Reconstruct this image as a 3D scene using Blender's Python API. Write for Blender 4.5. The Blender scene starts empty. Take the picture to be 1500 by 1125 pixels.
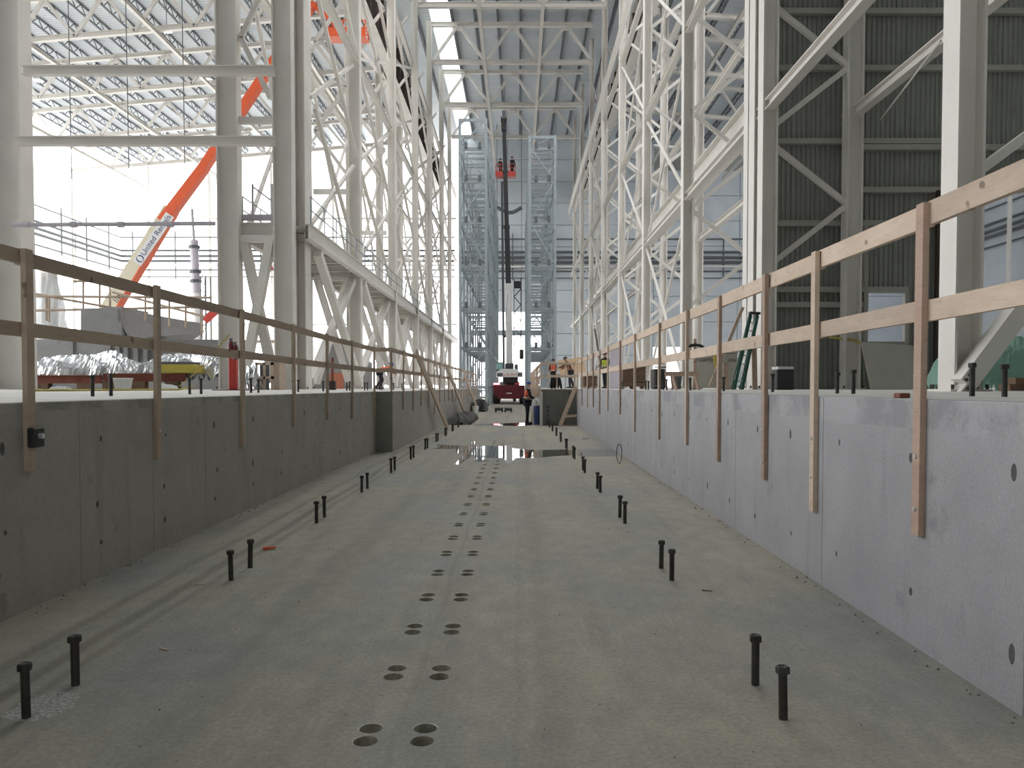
import bpy, bmesh, math, random
from mathutils import Vector, Matrix
random.seed(7)
S = bpy.context.scene
COL = S.collection
PI = math.pi

# ------------------------------------------------------------------ camera, sky, light, exposure
H = 1.6                       # eye height above the pit floor
F = 1200.0                    # focal length in pixels of a 1500 wide frame
PITCH = math.radians(1.8)
VX, VY = 759.0, 567.0         # vanishing point of the pit
PPY = VY + F * math.tan(PITCH)
cam = bpy.data.cameras.new('camera')
cam.sensor_width = 36.0
cam.lens = F / 1500 * 36
cam.shift_x = (750 - VX) / 1500
cam.shift_y = (PPY - 562.5) / 1500
cam.clip_start, cam.clip_end = 0.1, 2000
co = bpy.data.objects.new('camera', cam)
COL.objects.link(co)
co.location = (0, 0, H)
co.rotation_euler = (math.radians(90) - PITCH, 0, 0)
S.camera = co

w = bpy.data.worlds.new('overcast_sky')
S.world = w
w.use_nodes = True
bg = w.node_tree.nodes['Background']
bg.inputs['Color'].default_value = (1.0, 1.0, 1.0, 1)
bg.inputs['Strength'].default_value = 1.0
S.view_settings.view_transform = 'Standard'
S.view_settings.look = 'None'
S.view_settings.gamma = 1
S.view_settings.use_curve_mapping = False
S.view_settings.exposure = 2.36
S.cycles.use_denoising = True
S.cycles.max_bounces = 10
S.cycles.diffuse_bounces = 7
S.cycles.glossy_bounces = 3
S.cycles.transmission_bounces = 4
S.cycles.transparent_max_bounces = 6
S.cycles.sample_clamp_indirect = 6
S.cycles.caustics_reflective = False
S.cycles.caustics_refractive = False

def portal(name, loc, rot, sx, sy):
    l = bpy.data.lights.new(name, 'AREA')
    l.shape = 'RECTANGLE'; l.size = sx; l.size_y = sy
    l.cycles.is_portal = True
    o = bpy.data.objects.new(name, l); COL.objects.link(o)
    o.location = loc; o.rotation_euler = rot
    return o
portal('side_opening_portal', (-58.5, 71, 16), (0, math.radians(-90), 0), 29, 98)
portal('added_roof_gap_portal', (-.6, 46, 38.6), (0, 0, 0), 16, 25)  # at the gap left in the unseen roof to brighten the pit
portal('far_opening_portal', (-33, 119.4, 17), (math.radians(-90), 0, 0), 50, 32)
portal('far_door_portal', (-1.2, 121.6, 6.6), (math.radians(-90), 0, 0), 11.4, 13)

# ------------------------------------------------------------------ pixel -> place helpers (measuring the photograph)
_c, _s = math.cos(PITCH), math.sin(PITCH)
def ray(px, py):
    a = (px - VX) / F; b = (PPY - py) / F
    return Vector((a, _c + b * _s, -_s + b * _c))
def P(px, py, Y):
    d = ray(px, py); t = Y / d.y
    return Vector((d.x * t, Y, H + d.z * t))
def G(px, py, z):
    d = ray(px, py); t = (z - H) / d.z
    return Vector((d.x * t, d.y * t, z))

# ------------------------------------------------------------------ materials
def new_mat(name):
    m = bpy.data.materials.new(name); m.use_nodes = True
    return m, m.node_tree.nodes, m.node_tree.links, m.node_tree.nodes['Principled BSDF']
def noise(N, L, scale, detail=4, rough=0.6, stretch=None, src='pos'):
    g = N.new('ShaderNodeNewGeometry') if src == 'pos' else N.new('ShaderNodeTexCoord')
    out = g.outputs['Position'] if src == 'pos' else g.outputs['Object']
    if stretch:
        mp = N.new('ShaderNodeMapping'); mp.inputs['Scale'].default_value = stretch
        L.new(out, mp.inputs['Vector']); out = mp.outputs['Vector']
    n = N.new('ShaderNodeTexNoise'); n.inputs['Scale'].default_value = scale
    n.inputs['Detail'].default_value = detail; n.inputs['Roughness'].default_value = rough
    L.new(out, n.inputs['Vector'])
    return n.outputs['Fac']
def ramp(N, L, fac, stops):
    r = N.new('ShaderNodeValToRGB'); e = r.color_ramp.elements
    while len(e) < len(stops): e.new(0.5)
    for k, (p, c) in enumerate(stops):
        e[k].position = p; e[k].color = (*c, 1) if len(c) == 3 else c
    L.new(fac, r.inputs['Fac'])
    return r.outputs['Color']
def mixc(N, L, a, b, fac, mode='MIX'):
    m = N.new('ShaderNodeMix'); m.data_type = 'RGBA'; m.blend_type = mode
    for sock, v in ((6, a), (7, b)):
        if isinstance(v, tuple): m.inputs[sock].default_value = (*v, 1)
        else: L.new(v, m.inputs[sock])
    if isinstance(fac, (int, float)): m.inputs[0].default_value = fac
    else: L.new(fac, m.inputs[0])
    return m.outputs[2]
def bump(N, L, B, fac, strength=0.2, dist=0.02):
    b = N.new('ShaderNodeBump'); b.inputs['Strength'].default_value = strength
    b.inputs['Distance'].default_value = dist
    L.new(fac, b.inputs['Height']); L.new(b.outputs['Normal'], B.inputs['Normal'])

def mat_plain(name, col, rough=0.6, metal=0.0, var=0.06, scale=3.0):
    m, N, L, B = new_mat(name)
    f = noise(N, L, scale, 5)
    lo = tuple(c * (1 - var) for c in col); hi = tuple(min(1, c * (1 + var)) for c in col)
    L.new(ramp(N, L, f, [(0.3, lo), (0.7, hi)]), B.inputs['Base Color'])
    B.inputs['Roughness'].default_value = rough; B.inputs['Metallic'].default_value = metal
    return m
def mat_wood(name, a, b):
    m, N, L, B = new_mat(name)
    oi = N.new('ShaderNodeObjectInfo')
    f = noise(N, L, 9, 5, 0.6, (1, .25, 1))
    f2 = noise(N, L, 60, 3, 0.6, (1, 0.12, 1))
    c = ramp(N, L, f, [(0.3, a), (0.7, b)])
    c = mixc(N, L, c, (a[0]*.55, a[1]*.5, a[2]*.45), ramp(N, L, f2, [(0.55, (0, 0, 0)), (0.8, (.45, .45, .45))]))
    kn = noise(N, L, 7, 1, .4)
    c = mixc(N, L, c, (a[0]*.35, a[1]*.3, a[2]*.28), ramp(N, L, kn, [(0.72, (0, 0, 0)), (0.77, (.8, .8, .8))]))
    hv = N.new('ShaderNodeHueSaturation')
    mr = N.new('ShaderNodeMapRange'); mr.inputs['To Min'].default_value = .82; mr.inputs['To Max'].default_value = 1.12
    L.new(oi.outputs['Random'], mr.inputs['Value']); L.new(mr.outputs['Result'], hv.inputs['Value'])
    L.new(c, hv.inputs['Color']); L.new(hv.outputs['Color'], B.inputs['Base Color'])
    B.inputs['Roughness'].default_value = 0.75
    return m
def mat_floor():
    m, N, L, B = new_mat('pit_floor_concrete')
    big = noise(N, L, .55, 4, .6, (1, .55, 1))
    c = ramp(N, L, big, [(0.34, (.25, .253, .24)), (0.5, (.325, .31, .255)), (0.68, (.395, .37, .295))])
    streak = noise(N, L, 2.1, 4, .6, (1, .06, 1))
    c = mixc(N, L, c, (.20, .195, .175), ramp(N, L, streak, [(0.52, (0, 0, 0)), (0.72, (.55, .55, .55))]))
    pale = noise(N, L, 1.7, 5, .65, (1, .7, 1))
    c = mixc(N, L, c, (.42, .40, .345), ramp(N, L, pale, [(0.58, (0, 0, 0)), (0.75, (.5, .5, .5))]))
    g = N.new('ShaderNodeNewGeometry'); sp = N.new('ShaderNodeSeparateXYZ'); L.new(g.outputs['Position'], sp.inputs['Vector'])
    wob = noise(N, L, .5, 2, .5); tm = noise(N, L, 1.6, 4, .6, (1, .5, 1))
    def track(x, wd, amt, c):                 # worn tyre and trowel marks along the pit
        a = N.new('ShaderNodeMath'); a.operation = 'MULTIPLY_ADD'; L.new(wob, a.inputs[0]); a.inputs[1].default_value = .16; L.new(sp.outputs['X'], a.inputs[2])
        d = N.new('ShaderNodeMath'); d.operation = 'SUBTRACT'; L.new(a.outputs[0], d.inputs[0]); d.inputs[1].default_value = x + .08
        e = N.new('ShaderNodeMath'); e.operation = 'ABSOLUTE'; L.new(d.outputs[0], e.inputs[0])
        r = N.new('ShaderNodeMapRange'); r.inputs['From Min'].default_value = wd; r.inputs['From Max'].default_value = wd * .35
        r.inputs['To Max'].default_value = amt; L.new(e.outputs[0], r.inputs['Value'])
        m2 = N.new('ShaderNodeMath'); m2.operation = 'MULTIPLY'; L.new(r.outputs[0], m2.inputs[0]); L.new(tm, m2.inputs[1])
        return mixc(N, L, c, (.115, .11, .09), m2.outputs[0])
    for x, wd, amt in ((-2.66, .07, 1.0), (-2.93, .06, .8), (-2.5, .05, .7), (.16, .10, .32), (-.56, .03, .4), (.0, .025, .22), (-1.6, .2, .3), (-.5, .35, .18)): c = track(x, wd, amt, c)
    fine = noise(N, L, 38, 5, .7)
    c = mixc(N, L, c, ramp(N, L, fine, [(0.3, (.74, .74, .74)), (0.7, (1.16, 1.16, 1.16))]), 1.0, 'MULTIPLY')
    mid = noise(N, L, 5.5, 5, .7, (1, .6, 1))
    c = mixc(N, L, c, ramp(N, L, mid, [(0.3, (.84, .84, .85)), (0.7, (1.12, 1.11, 1.08))]), 1.0, 'MULTIPLY')
    speck = noise(N, L, 16, 2, .5)
    c = mixc(N, L, c, (.12, .11, .09), ramp(N, L, speck, [(0.73, (0, 0, 0)), (0.77, (.7, .7, .7))]))
    L.new(c, B.inputs['Base Color'])
    r = ramp(N, L, big, [(0.3, (.55, .55, .55)), (0.7, (.8, .8, .8))])
    L.new(r, B.inputs['Roughness'])
    bump(N, L, B, fine, .25, .01)
    return m
def mat_wall(name, base, band=None):
    m, N, L, B = new_mat(name)
    a = tuple(x * .9 for x in base); b = tuple(min(1, x * 1.1) for x in base)
    f = noise(N, L, 1.5, 6, .65)
    c = ramp(N, L, f, [(0.3, a), (0.7, b)])
    drip = noise(N, L, 4.0, 4, .6, (1, 1, .12))
    c = mixc(N, L, c, tuple(x * .62 for x in base), ramp(N, L, drip, [(0.57, (0, 0, 0)), (0.76, (.5, .5, .5))]))
    blot = noise(N, L, 2.6, 4, .55)
    c = mixc(N, L, c, tuple(x * .55 for x in base), ramp(N, L, blot, [(0.655, (0, 0, 0)), (0.73, (.5, .5, .5))]))
    if band:
        g = N.new('ShaderNodeNewGeometry'); sp = N.new('ShaderNodeSeparateXYZ')
        L.new(g.outputs['Position'], sp.inputs['Vector'])
        wob = noise(N, L, 1.1, 3, .5)
        ad = N.new('ShaderNodeMath'); ad.operation = 'MULTIPLY_ADD'
        L.new(wob, ad.inputs[0]); ad.inputs[1].default_value = .12; L.new(sp.outputs['Z'], ad.inputs[2])
        st = N.new('ShaderNodeMapRange'); st.inputs['From Min'].default_value = band - .006; st.inputs['From Max'].default_value = band + .006
        L.new(ad.outputs[0], st.inputs['Value'])
        c2 = ramp(N, L, noise(N, L, 2.2, 4, .6), [(0.4, tuple(x * .78 for x in base)), (0.55, tuple(x * 1.08 for x in base))])
        c = mixc(N, L, c, c2, st.outputs['Result'])
    fine = noise(N, L, 45, 5, .7)
    c = mixc(N, L, c, ramp(N, L, fine, [(0.3, (.85, .85, .85)), (0.7, (1.08, 1.08, 1.08))]), 1.0, 'MULTIPLY')
    L.new(c, B.inputs['Base Color']); B.inputs['Roughness'].default_value = .8
    bump(N, L, B, fine, .2, .01)
    return m
def mat_translucent(name, col, rough=.3, tr=.5, alpha=1.0, wrinkle=0.0):
    m, N, L, B = new_mat(name)
    B.inputs['Base Color'].default_value = (*col, 1); B.inputs['Roughness'].default_value = rough
    if wrinkle:
        bump(N, L, B, noise(N, L, 6, 6, .7), wrinkle, .1)
    t = N.new('ShaderNodeBsdfTranslucent'); t.inputs['Color'].default_value = (*col, 1)
    mx = N.new('ShaderNodeMixShader'); mx.inputs[0].default_value = tr
    out = N['Material Output']
    L.new(B.outputs[0], mx.inputs[1]); L.new(t.outputs[0], mx.inputs[2])
    last = mx.outputs[0]
    if alpha < 1:
        tp = N.new('ShaderNodeBsdfTransparent'); m2 = N.new('ShaderNodeMixShader'); m2.inputs[0].default_value = alpha
        L.new(tp.outputs[0], m2.inputs[1]); L.new(last, m2.inputs[2]); last = m2.outputs[0]
    L.new(last, out.inputs['Surface'])
    return m
def mat_emit(name, col, strength):
    m, N, L, B = new_mat(name)
    B.inputs['Base Color'].default_value = (*col, 1)
    B.inputs['Emission Color'].default_value = (*col, 1); B.inputs['Emission Strength'].default_value = strength
    return m
def mat_deck():
    m, N, L, B = new_mat('roof_deck_metal')
    g = N.new('ShaderNodeNewGeometry')
    wv = N.new('ShaderNodeTexWave'); wv.bands_direction = 'Y'; wv.inputs['Scale'].default_value = .75
    wv.inputs['Distortion'].default_value = 0; wv.inputs['Detail'].default_value = 0
    L.new(g.outputs['Position'], wv.inputs['Vector'])
    n = noise(N, L, .35, 4, .6)
    c = ramp(N, L, n, [(0.3, (.56, .60, .65)), (0.7, (.66, .70, .74))])
    c = mixc(N, L, c, (.32, .35, .38), ramp(N, L, wv.outputs['Fac'], [(0.86, (0, 0, 0)), (0.95, (.8, .8, .8))]))
    L.new(c, B.inputs['Base Color']); B.inputs['Roughness'].default_value = .5
    return m
def mat_far_wall():
    m, N, L, B = new_mat('end_wall_panel_paint')
    n = noise(N, L, .5, 4, .6)
    L.new(ramp(N, L, n, [(0.3, (.50, .55, .60)), (0.7, (.58, .62, .66))]), B.inputs['Base Color'])
    B.inputs['Roughness'].default_value = .5
    return m

M = {}
M['floor'] = mat_floor()
M['wall_r'] = mat_wall('pit_wall_concrete', (.395, .393, .412), 1.40)
M['wall_l'] = mat_wall('aged_pit_wall_concrete', (.40, .385, .355), 1.47)
M['slab'] = mat_plain('slab_concrete', (.60, .585, .55), .85, 0, .14, 1.2)
M['tie'] = mat_plain('tie_hole_mortar', (.10, .10, .10), .9)
M['hole'] = mat_plain('core_hole_concrete', (.34, .325, .27), .9, 0, .35, 14)
M['steel'] = mat_plain('white_primed_steel', (.70, .675, .635), .5, 0, .05, .8)
M['galv'] = mat_plain('galvanised_steel', (.29, .335, .36), .5, .2, .15, 2)
M['wood'] = mat_wood('spruce_lumber', (.57, .445, .345), (.69, .555, .445))
M['woodr'] = mat_wood('reddish_lumber', (.44, .31, .245), (.54, .39, .31))
M['woodl'] = mat_wood('weathered_lumber', (.44, .345, .265), (.54, .43, .34))
M['ply'] = mat_wood('plywood_sheet', (.58, .40, .25), (.66, .48, .32))
M['stub'] = mat_plain('black_stub_steel', (.045, .042, .038), .55, .3, .35, 12)
M['deck'] = mat_deck()
M['joist'] = mat_plain('dark_joist_steel', (.12, .125, .14), .6)
M['siding'] = mat_plain('grey_siding_steel', (.30, .31, .285), .55, .1, .08, 2)
M['endwall'] = mat_far_wall()
M['brown'] = mat_plain('dark_brown_finish', (.055, .038, .032), .6)
M['red'] = mat_plain('dark_red_paint', (.115, .011, .018), .35)
M['bred'] = mat_plain('bright_red_paint', (.50, .045, .035), .45)
M['orange'] = mat_plain('orange_lift_paint', (.80, .13, .045), .4)
M['cream'] = mat_plain('cream_boom_paint', (.74, .68, .52), .4)
M['white'] = mat_plain('white_paint', (.80, .80, .79), .45)
M['black'] = mat_plain('black_paint', (.022, .022, .024), .5)
M['rubber'] = mat_plain('black_rubber', (.02, .02, .02), .85)
M['dgrey'] = mat_plain('dark_grey_paint', (.10, .11, .12), .5)
M['primer'] = mat_plain('red_oxide_primer', (.24, .075, .05), .7, 0, .2, 2)
M['yellow'] = mat_plain('yellow_paint', (.46, .38, .06), .5)
M['foil'] = mat_plain('silvery_plastic_sheet', (.58, .60, .62), .17, .62, .35, 2)
_n = M['foil'].node_tree
bump(_n.nodes, _n.links, _n.nodes['Principled BSDF'], noise(_n.nodes, _n.links, 1.6, 3, .55, (1, 1, .5)), .9, .22)
M['girt'] = mat_plain('dull_girt_paint', (.42, .41, .38), .6)
M['clear'] = mat_translucent('clear_plastic_wrap', (.80, .82, .83), .15, .5, .8, .8)
M['green_wrap'] = mat_translucent('green_plastic_wrap', (.34, .55, .46), .25, .35, .9, .8)
M['skylight'] = mat_translucent('skylight_sheet', (.9, .92, .92), .5, .75)
M['tail'] = mat_emit('tail_lamp_red', (1.0, .18, .2), 1.2)
M['lamp'] = mat_emit('lamp_lens', (1, .98, .93), 1.2)
M['green'] = mat_plain('green_fibreglass', (.02, .10, .07), .5)
M['alu'] = mat_plain('bare_aluminium', (.75, .76, .77), .35, .6)
M['vest_o'] = mat_plain('orange_vest_cloth', (.72, .13, .06), .8)
M['vest_y'] = mat_plain('yellow_vest_cloth', (.55, .60, .06), .8)
M['strip'] = mat_plain('reflective_strip', (.72, .72, .66), .4)
M['skin'] = mat_plain('skin', (.52, .32, .24), .6)
M['navy'] = mat_plain('dark_trouser_cloth', (.028, .03, .042), .9)
M['dark'] = mat_plain('black_jacket_cloth', (.02, .02, .022), .9)
M['brownc'] = mat_plain('brown_jacket_cloth', (.16, .075, .045), .9)
M['hat_b'] = mat_plain('blue_hat_plastic', (.03, .08, .26), .35)
M['hat_d'] = mat_plain('dark_hat_plastic', (.05, .03, .03), .4)
M['cwall'] = mat_wall('grey_cast_concrete', (.30, .30, .30))
M['beige'] = mat_plain('beige_board', (.42, .41, .36), .7)
M['cloth'] = mat_plain('white_sack_cloth', (.6, .6, .58), .9)
M['blue'] = mat_plain('blue_drum_plastic', (.03, .06, .16), .5)
M['glass'] = mat_plain('tinted_glass', (.25, .45, .43), .08)
M['lavender'] = mat_plain('pale_grey_pipe_paint', (.50, .47, .53), .5)
M['tarp'] = mat_plain('dark_tarp', (.07, .07, .065), .8)
def mat_dust():
    m, N, L, B = new_mat('pale_cement_dust')
    B.inputs['Base Color'].default_value = (.50, .495, .47, 1); B.inputs['Roughness'].default_value = .95
    L.new(ramp(N, L, noise(N, L, 55, 4, .75), [(0.36, (0, 0, 0)), (0.52, (.85, .85, .85))]), B.inputs['Alpha'])
    return m
M['dust'] = mat_dust()
M['ink'] = mat_plain('dark_blue_lettering', (.06, .09, .20), .6)
M['inkr'] = mat_plain('red_lettering', (.55, .03, .04), .6)
M['inkk'] = mat_plain('black_lettering', (.05, .05, .05), .6)
def mat_water():
    m, N, L, B = new_mat('puddle_water')
    B.inputs['Base Color'].default_value = (.10, .098, .085, 1); B.inputs['Roughness'].default_value = .02
    B.inputs['IOR'].default_value = 1.6
    bump(N, L, B, noise(N, L, 7, 3, .5, (1, .35, 1)), .05, .01)
    return m
M['water'] = mat_water()

# ------------------------------------------------------------------ mesh helpers
class MB:
    def __init__(s): s.v = []; s.f = []
    def add(s, vs, fs):
        n = len(s.v); s.v += [tuple(x) for x in vs]; s.f += [tuple(i + n for i in f) for f in fs]; return s
    def box(s, x0, x1, y0, y1, z0, z1):
        return s.add([(x0,y0,z0),(x1,y0,z0),(x1,y1,z0),(x0,y1,z0),(x0,y0,z1),(x1,y0,z1),(x1,y1,z1),(x0,y1,z1)],
                     [(0,3,2,1),(4,5,6,7),(0,1,5,4),(1,2,6,5),(2,3,7,6),(3,0,4,7)])
    def cbox(s, x0, x1, y0, y1, z0, z1, b=.01):      # box with chamfered edges all round
        xs, ys, zs = (x0, x1), (y0, y1), (z0, z1)
        bm = bmesh.new()
        vs = [bm.verts.new((x, y, z)) for x in xs for y in ys for z in zs]
        for f in ((0,1,3,2),(4,6,7,5),(0,4,5,1),(2,3,7,6),(0,2,6,4),(1,5,7,3)): bm.faces.new([vs[i] for i in f])
        bmesh.ops.bevel(bm, geom=bm.edges[:], offset=b, segments=1, affect='EDGES')
        bm.verts.index_update()
        s.add([v.co for v in bm.verts], [[v.index for v in f.verts] for f in bm.faces]); bm.free()
        return s
    @staticmethod
    def frame(p, q, up=None):
        p, q = Vector(p), Vector(q); d = (q - p).normalized()
        u = Vector(up) if up else (Vector((0, 0, 1)) if abs(d.z) < .95 else Vector((0, 1, 0)))
        a = d.cross(u).normalized(); b = a.cross(d).normalized()
        return p, q, d, a, b
    def bar(s, p, q, wa, wb, up=None, wa2=None, wb2=None):     # rectangular bar, wa across, wb along up
        p, q, d, a, b = s.frame(p, q, up)
        vs = []
        for c, x, y in ((p, wa, wb), (q, wa2 or wa, wb2 or wb)):
            for i, j in ((-1,-1),(1,-1),(1,1),(-1,1)): vs.append(c + a * i * x / 2 + b * j * y / 2)
        return s.add(vs, [(0,1,2,3),(7,6,5,4),(0,4,5,1),(1,5,6,2),(2,6,7,3),(3,7,4,0)])
    def tube(s, p, q, r, n=8, r2=None):
        p, q, d, a, b = s.frame(p, q)
        vs = []
        for c, rr in ((p, r), (q, r if r2 is None else r2)):
            for k in range(n):
                t = 2 * PI * k / n; vs.append(c + (a * math.cos(t) + b * math.sin(t)) * rr)
        fs = [(k, (k + 1) % n, n + (k + 1) % n, n + k) for k in range(n)]
        return s.add(vs, fs + [tuple(range(n - 1, -1, -1)), tuple(range(n, 2 * n))])
    def path(s, pts, r, n=6):
        for a, b in zip(pts, pts[1:]): s.tube(a, b, r, n)
        return s
    def hsec(s, p, q, depth, width, tf, tw, up):     # I section: flanges 'depth' apart along up, 'width' across
        p, q, d, a, b = s.frame(p, q, up)
        for sg in (-1, 1):
            o = b * sg * (depth - tf) / 2
            s.bar(p + o, q + o, width, tf, up)
        return s.bar(p, q, tw, depth - 2 * tf, up)
    def lathe(s, base, prof, n=12, axis=None):
        base = Vector(base); m = Matrix.Identity(3)
        if axis: m = Vector((0, 0, 1)).rotation_difference(Vector(axis)).to_matrix()
        vs = []
        for r, z in prof:
            for k in range(n):
                t = 2 * PI * k / n; vs.append(base + m @ Vector((r * math.cos(t), r * math.sin(t), z)))
        fs = []
        for i in range(len(prof) - 1):
            for k in range(n):
                fs.append((i*n+k, i*n+(k+1) % n, (i+1)*n+(k+1) % n, (i+1)*n+k))
        fs.append(tuple(range(n - 1, -1, -1))); j = (len(prof) - 1) * n
        fs.append(tuple(range(j, j + n)))
        return s.add(vs, fs)
    def prism(s, poly, axis, a0, a1):    # poly in the two other axes, extruded along axis
        n = len(poly); vs = []
        for c in (a0, a1):
            for (u, v) in poly:
                vs.append({'x': (c, u, v), 'y': (u, c, v), 'z': (u, v, c)}[axis])
        fs = [(k, (k + 1) % n, n + (k + 1) % n, n + k) for k in range(n)]
        return s.add(vs, fs + [tuple(range(n - 1, -1, -1)), tuple(range(n, 2 * n))])
    def grid(s, nu, nv, fn):
        vs = [fn(i / nu, j / nv) for j in range(nv + 1) for i in range(nu + 1)]
        fs = [(j*(nu+1)+i, j*(nu+1)+i+1, (j+1)*(nu+1)+i+1, (j+1)*(nu+1)+i) for j in range(nv) for i in range(nu)]
        return s.add(vs, fs)
    def ball(s, c, r, n=10, sz=1.0, m=7):
        c = Vector(c); prof = []
        for i in range(m + 1):
            t = -PI / 2 + PI * i / m; prof.append((max(.001, r * math.cos(t)), r * sz * math.sin(t)))
        return s.lathe(c, prof, n)
    def build(s, name, mat, parent=None, kind=None, smooth=False, fix=True):
        me = bpy.data.meshes.new(name); me.from_pydata(s.v, [], s.f)
        if fix:
            bm = bmesh.new(); bm.from_mesh(me); bmesh.ops.recalc_face_normals(bm, faces=bm.faces); bm.to_mesh(me); bm.free()
        if smooth:
            for p in me.polygons: p.use_smooth = True
        me.materials.append(M[mat] if isinstance(mat, str) else mat)
        o = bpy.data.objects.new(name, me); COL.objects.link(o)
        if parent is not None: adopt(o, parent)
        if kind: o['kind'] = kind
        return o
ROOT_LOC = {}
def adopt(o, parent):
    o.parent = parent
    if parent.name in ROOT_LOC: o.matrix_parent_inverse = Matrix.Translation(-ROOT_LOC[parent.name])
def thing(name, label, cat, loc, group=None):
    o = bpy.data.objects.new(name, None); COL.objects.link(o)
    o.location = loc; o.empty_display_size = .2
    ROOT_LOC[o.name] = Vector(loc)
    o['label'] = label; o['category'] = cat; o['kind'] = 'thing'
    if group: o['group'] = group
    return o
def tag(o, label, cat, group=None, kind='thing'):
    o['label'] = label; o['category'] = cat; o['kind'] = kind
    if group: o['group'] = group
    return o
def copy_tree(o, parent=None):
    c = o.copy(); COL.objects.link(c)
    if parent is not None: c.parent = parent
    elif o.name in ROOT_LOC: ROOT_LOC[c.name] = ROOT_LOC[o.name]
    for ch in list(o.children): copy_tree(ch, c)
    return c
def struct(name, mb, mat, **k): return mb.build(name, mat, kind='structure', **k)
def holder(name):                          # a piece of the setting made of separate pieces
    o = bpy.data.objects.new(name, None); COL.objects.link(o); o['kind'] = 'structure'; return o
def put(src, name, loc, parent):           # copy sharing mesh data
    c = bpy.data.objects.new(name, src.data); COL.objects.link(c); c.location = loc
    c.parent = parent
    return c
def lettering(body, size, origin, xdir, ydir, mat, parent, name='lettering', ext=.002):
    cu = bpy.data.curves.new(name, 'FONT'); cu.body = body; cu.size = size; cu.extrude = ext
    cu.align_x = 'CENTER'; cu.align_y = 'CENTER'
    o = bpy.data.objects.new(name, cu); COL.objects.link(o)
    x = Vector(xdir).normalized(); y = Vector(ydir).normalized(); z = x.cross(y)
    mw = Matrix((x, y, z)).transposed().to_4x4(); mw.translation = Vector(origin)
    cu.materials.append(M[mat])
    bpy.context.view_layer.update()
    me = bpy.data.meshes.new_from_object(o.evaluated_get(bpy.context.evaluated_depsgraph_get()))
    bpy.data.objects.remove(o); o = bpy.data.objects.new(name, me); COL.objects.link(o)
    if not me.materials: me.materials.append(M[mat])
    o.parent = parent
    L0 = ROOT_LOC.get(parent.name)
    if L0 is not None: mw = Matrix.Translation(-L0) @ mw
    o.matrix_local = mw
    return o
ORD = ['nearest', 'second nearest', 'third nearest', 'fourth nearest', 'fifth nearest', 'sixth nearest', 'seventh nearest',
       'eighth nearest', 'ninth nearest', 'tenth nearest', 'eleventh nearest', 'twelfth nearest', 'thirteenth nearest', 'fourteenth nearest']
ORD1 = ['first', 'second', 'third', 'fourth', 'fifth', 'sixth', 'seventh', 'eighth', 'ninth', 'tenth']

# ================================================================== THE SETTING
XL, XR = -3.52, 2.446          # faces of the pit walls
XL2, XR2 = -3.10, 0.96         # faces where the pit narrows
YL2, YR2 = 20.2, 34.0
ZL, ZR = 1.49, 1.525           # tops of the two slabs
YE = 62.0                      # end of the pit walls
YW = 121.5                     # end wall of the hall
# --- pit floor with cored holes
HX = (-0.69, -0.435); HR = .056; CELL = .07
HY0, HDY, NH = 3.655, .8235, 26
fl = MB()
def flat(x0, x1, y0, y1): fl.add([(x0,y0,0),(x1,y0,0),(x1,y1,0),(x0,y1,0)], [(0,1,2,3)])
yend = HY0 + HDY * (NH - 1) + .14 + CELL
flat(-4.2, HX[0] - CELL, -4, YE); flat(HX[1] + CELL, 3.2, -4, YE)
flat(HX[0] + CELL, HX[1] - CELL, -4, YE)
hole_rows = [HY0 + HDY * k + d for k in range(NH) for d in (0, .14)]
for hx in HX:
    y = -4
    for hy in hole_rows:
        if hy - CELL > y + 1e-6: flat(hx - CELL, hx + CELL, y, hy - CELL)
        vs = []; n = 24
        for k in range(n):
            t = 2 * PI * k / n; cx, cy = math.cos(t), math.sin(t)
            sc = CELL / max(abs(cx), abs(cy))
            vs += [(hx + cx * HR, hy + cy * HR, 0), (hx + cx * sc, hy + cy * sc, 0)]
        fl.add(vs, [(2*k, 2*k+1, (2*k+3) % (2*n), (2*k+2) % (2*n)) for k in range(n)])
        y = hy + CELL
    flat(hx - CELL, hx + CELL, y, YE)
flat(-9.0, 7.3, YE, YW + 20)
floor = fl.build('floor', 'floor', kind='structure', fix=False)
hm = MB(); n = 20
hm.lathe((0, 0, 0), [(HR, 0), (HR, -.02), (HR * .97, -.05), (HR * .5, -.055)], n)
hm.f = hm.f[:-2] + [hm.f[-1]]
h0 = hm.build('core_hole', 'hole', floor, smooth=False)
rim = MB()
rim_v = []
for k in range(n):
    t = 2 * PI * k / n
    rim_v += [(math.cos(t) * (HR - .002), math.sin(t) * (HR - .002), .0005), (math.cos(t) * (HR + .004), math.sin(t) * (HR + .004), .0015)]
first = True
for hx in HX:
    for hy in hole_rows:
        if first: h0.location = (hx, hy, 0); first = False
        else: put(h0, 'core_hole', (hx, hy, 0), floor)
# --- slabs either side of the pit
sl = MB(); sl.box(-60, XL - .14, -26, YL2, .2, ZL); sl.box(-60, XL2 - .14, YL2, YE, .2, ZL); sl.box(-60, -8.9, YE, YW, .2, ZL)
struct('floor_left', sl, 'slab')
sr = MB(); sr.box(XR + .14, 60, -26, YR2, .2, ZR); sr.box(XR2 + .14, 60, YR2, YE, .2, ZR); sr.box(7.2, 60, YE, YW, .2, ZR)
struct('floor_right', sr, 'slab')
gr = MB(); gr.box(-400, 300, YW + .5, 520, .9, 1.2); gr.box(-400, -60.2, -200, YW + .5, .9, 1.2)
struct('ground', gr, mat_plain('pale_outside_ground', (.62, .62, .60), .9))
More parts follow.
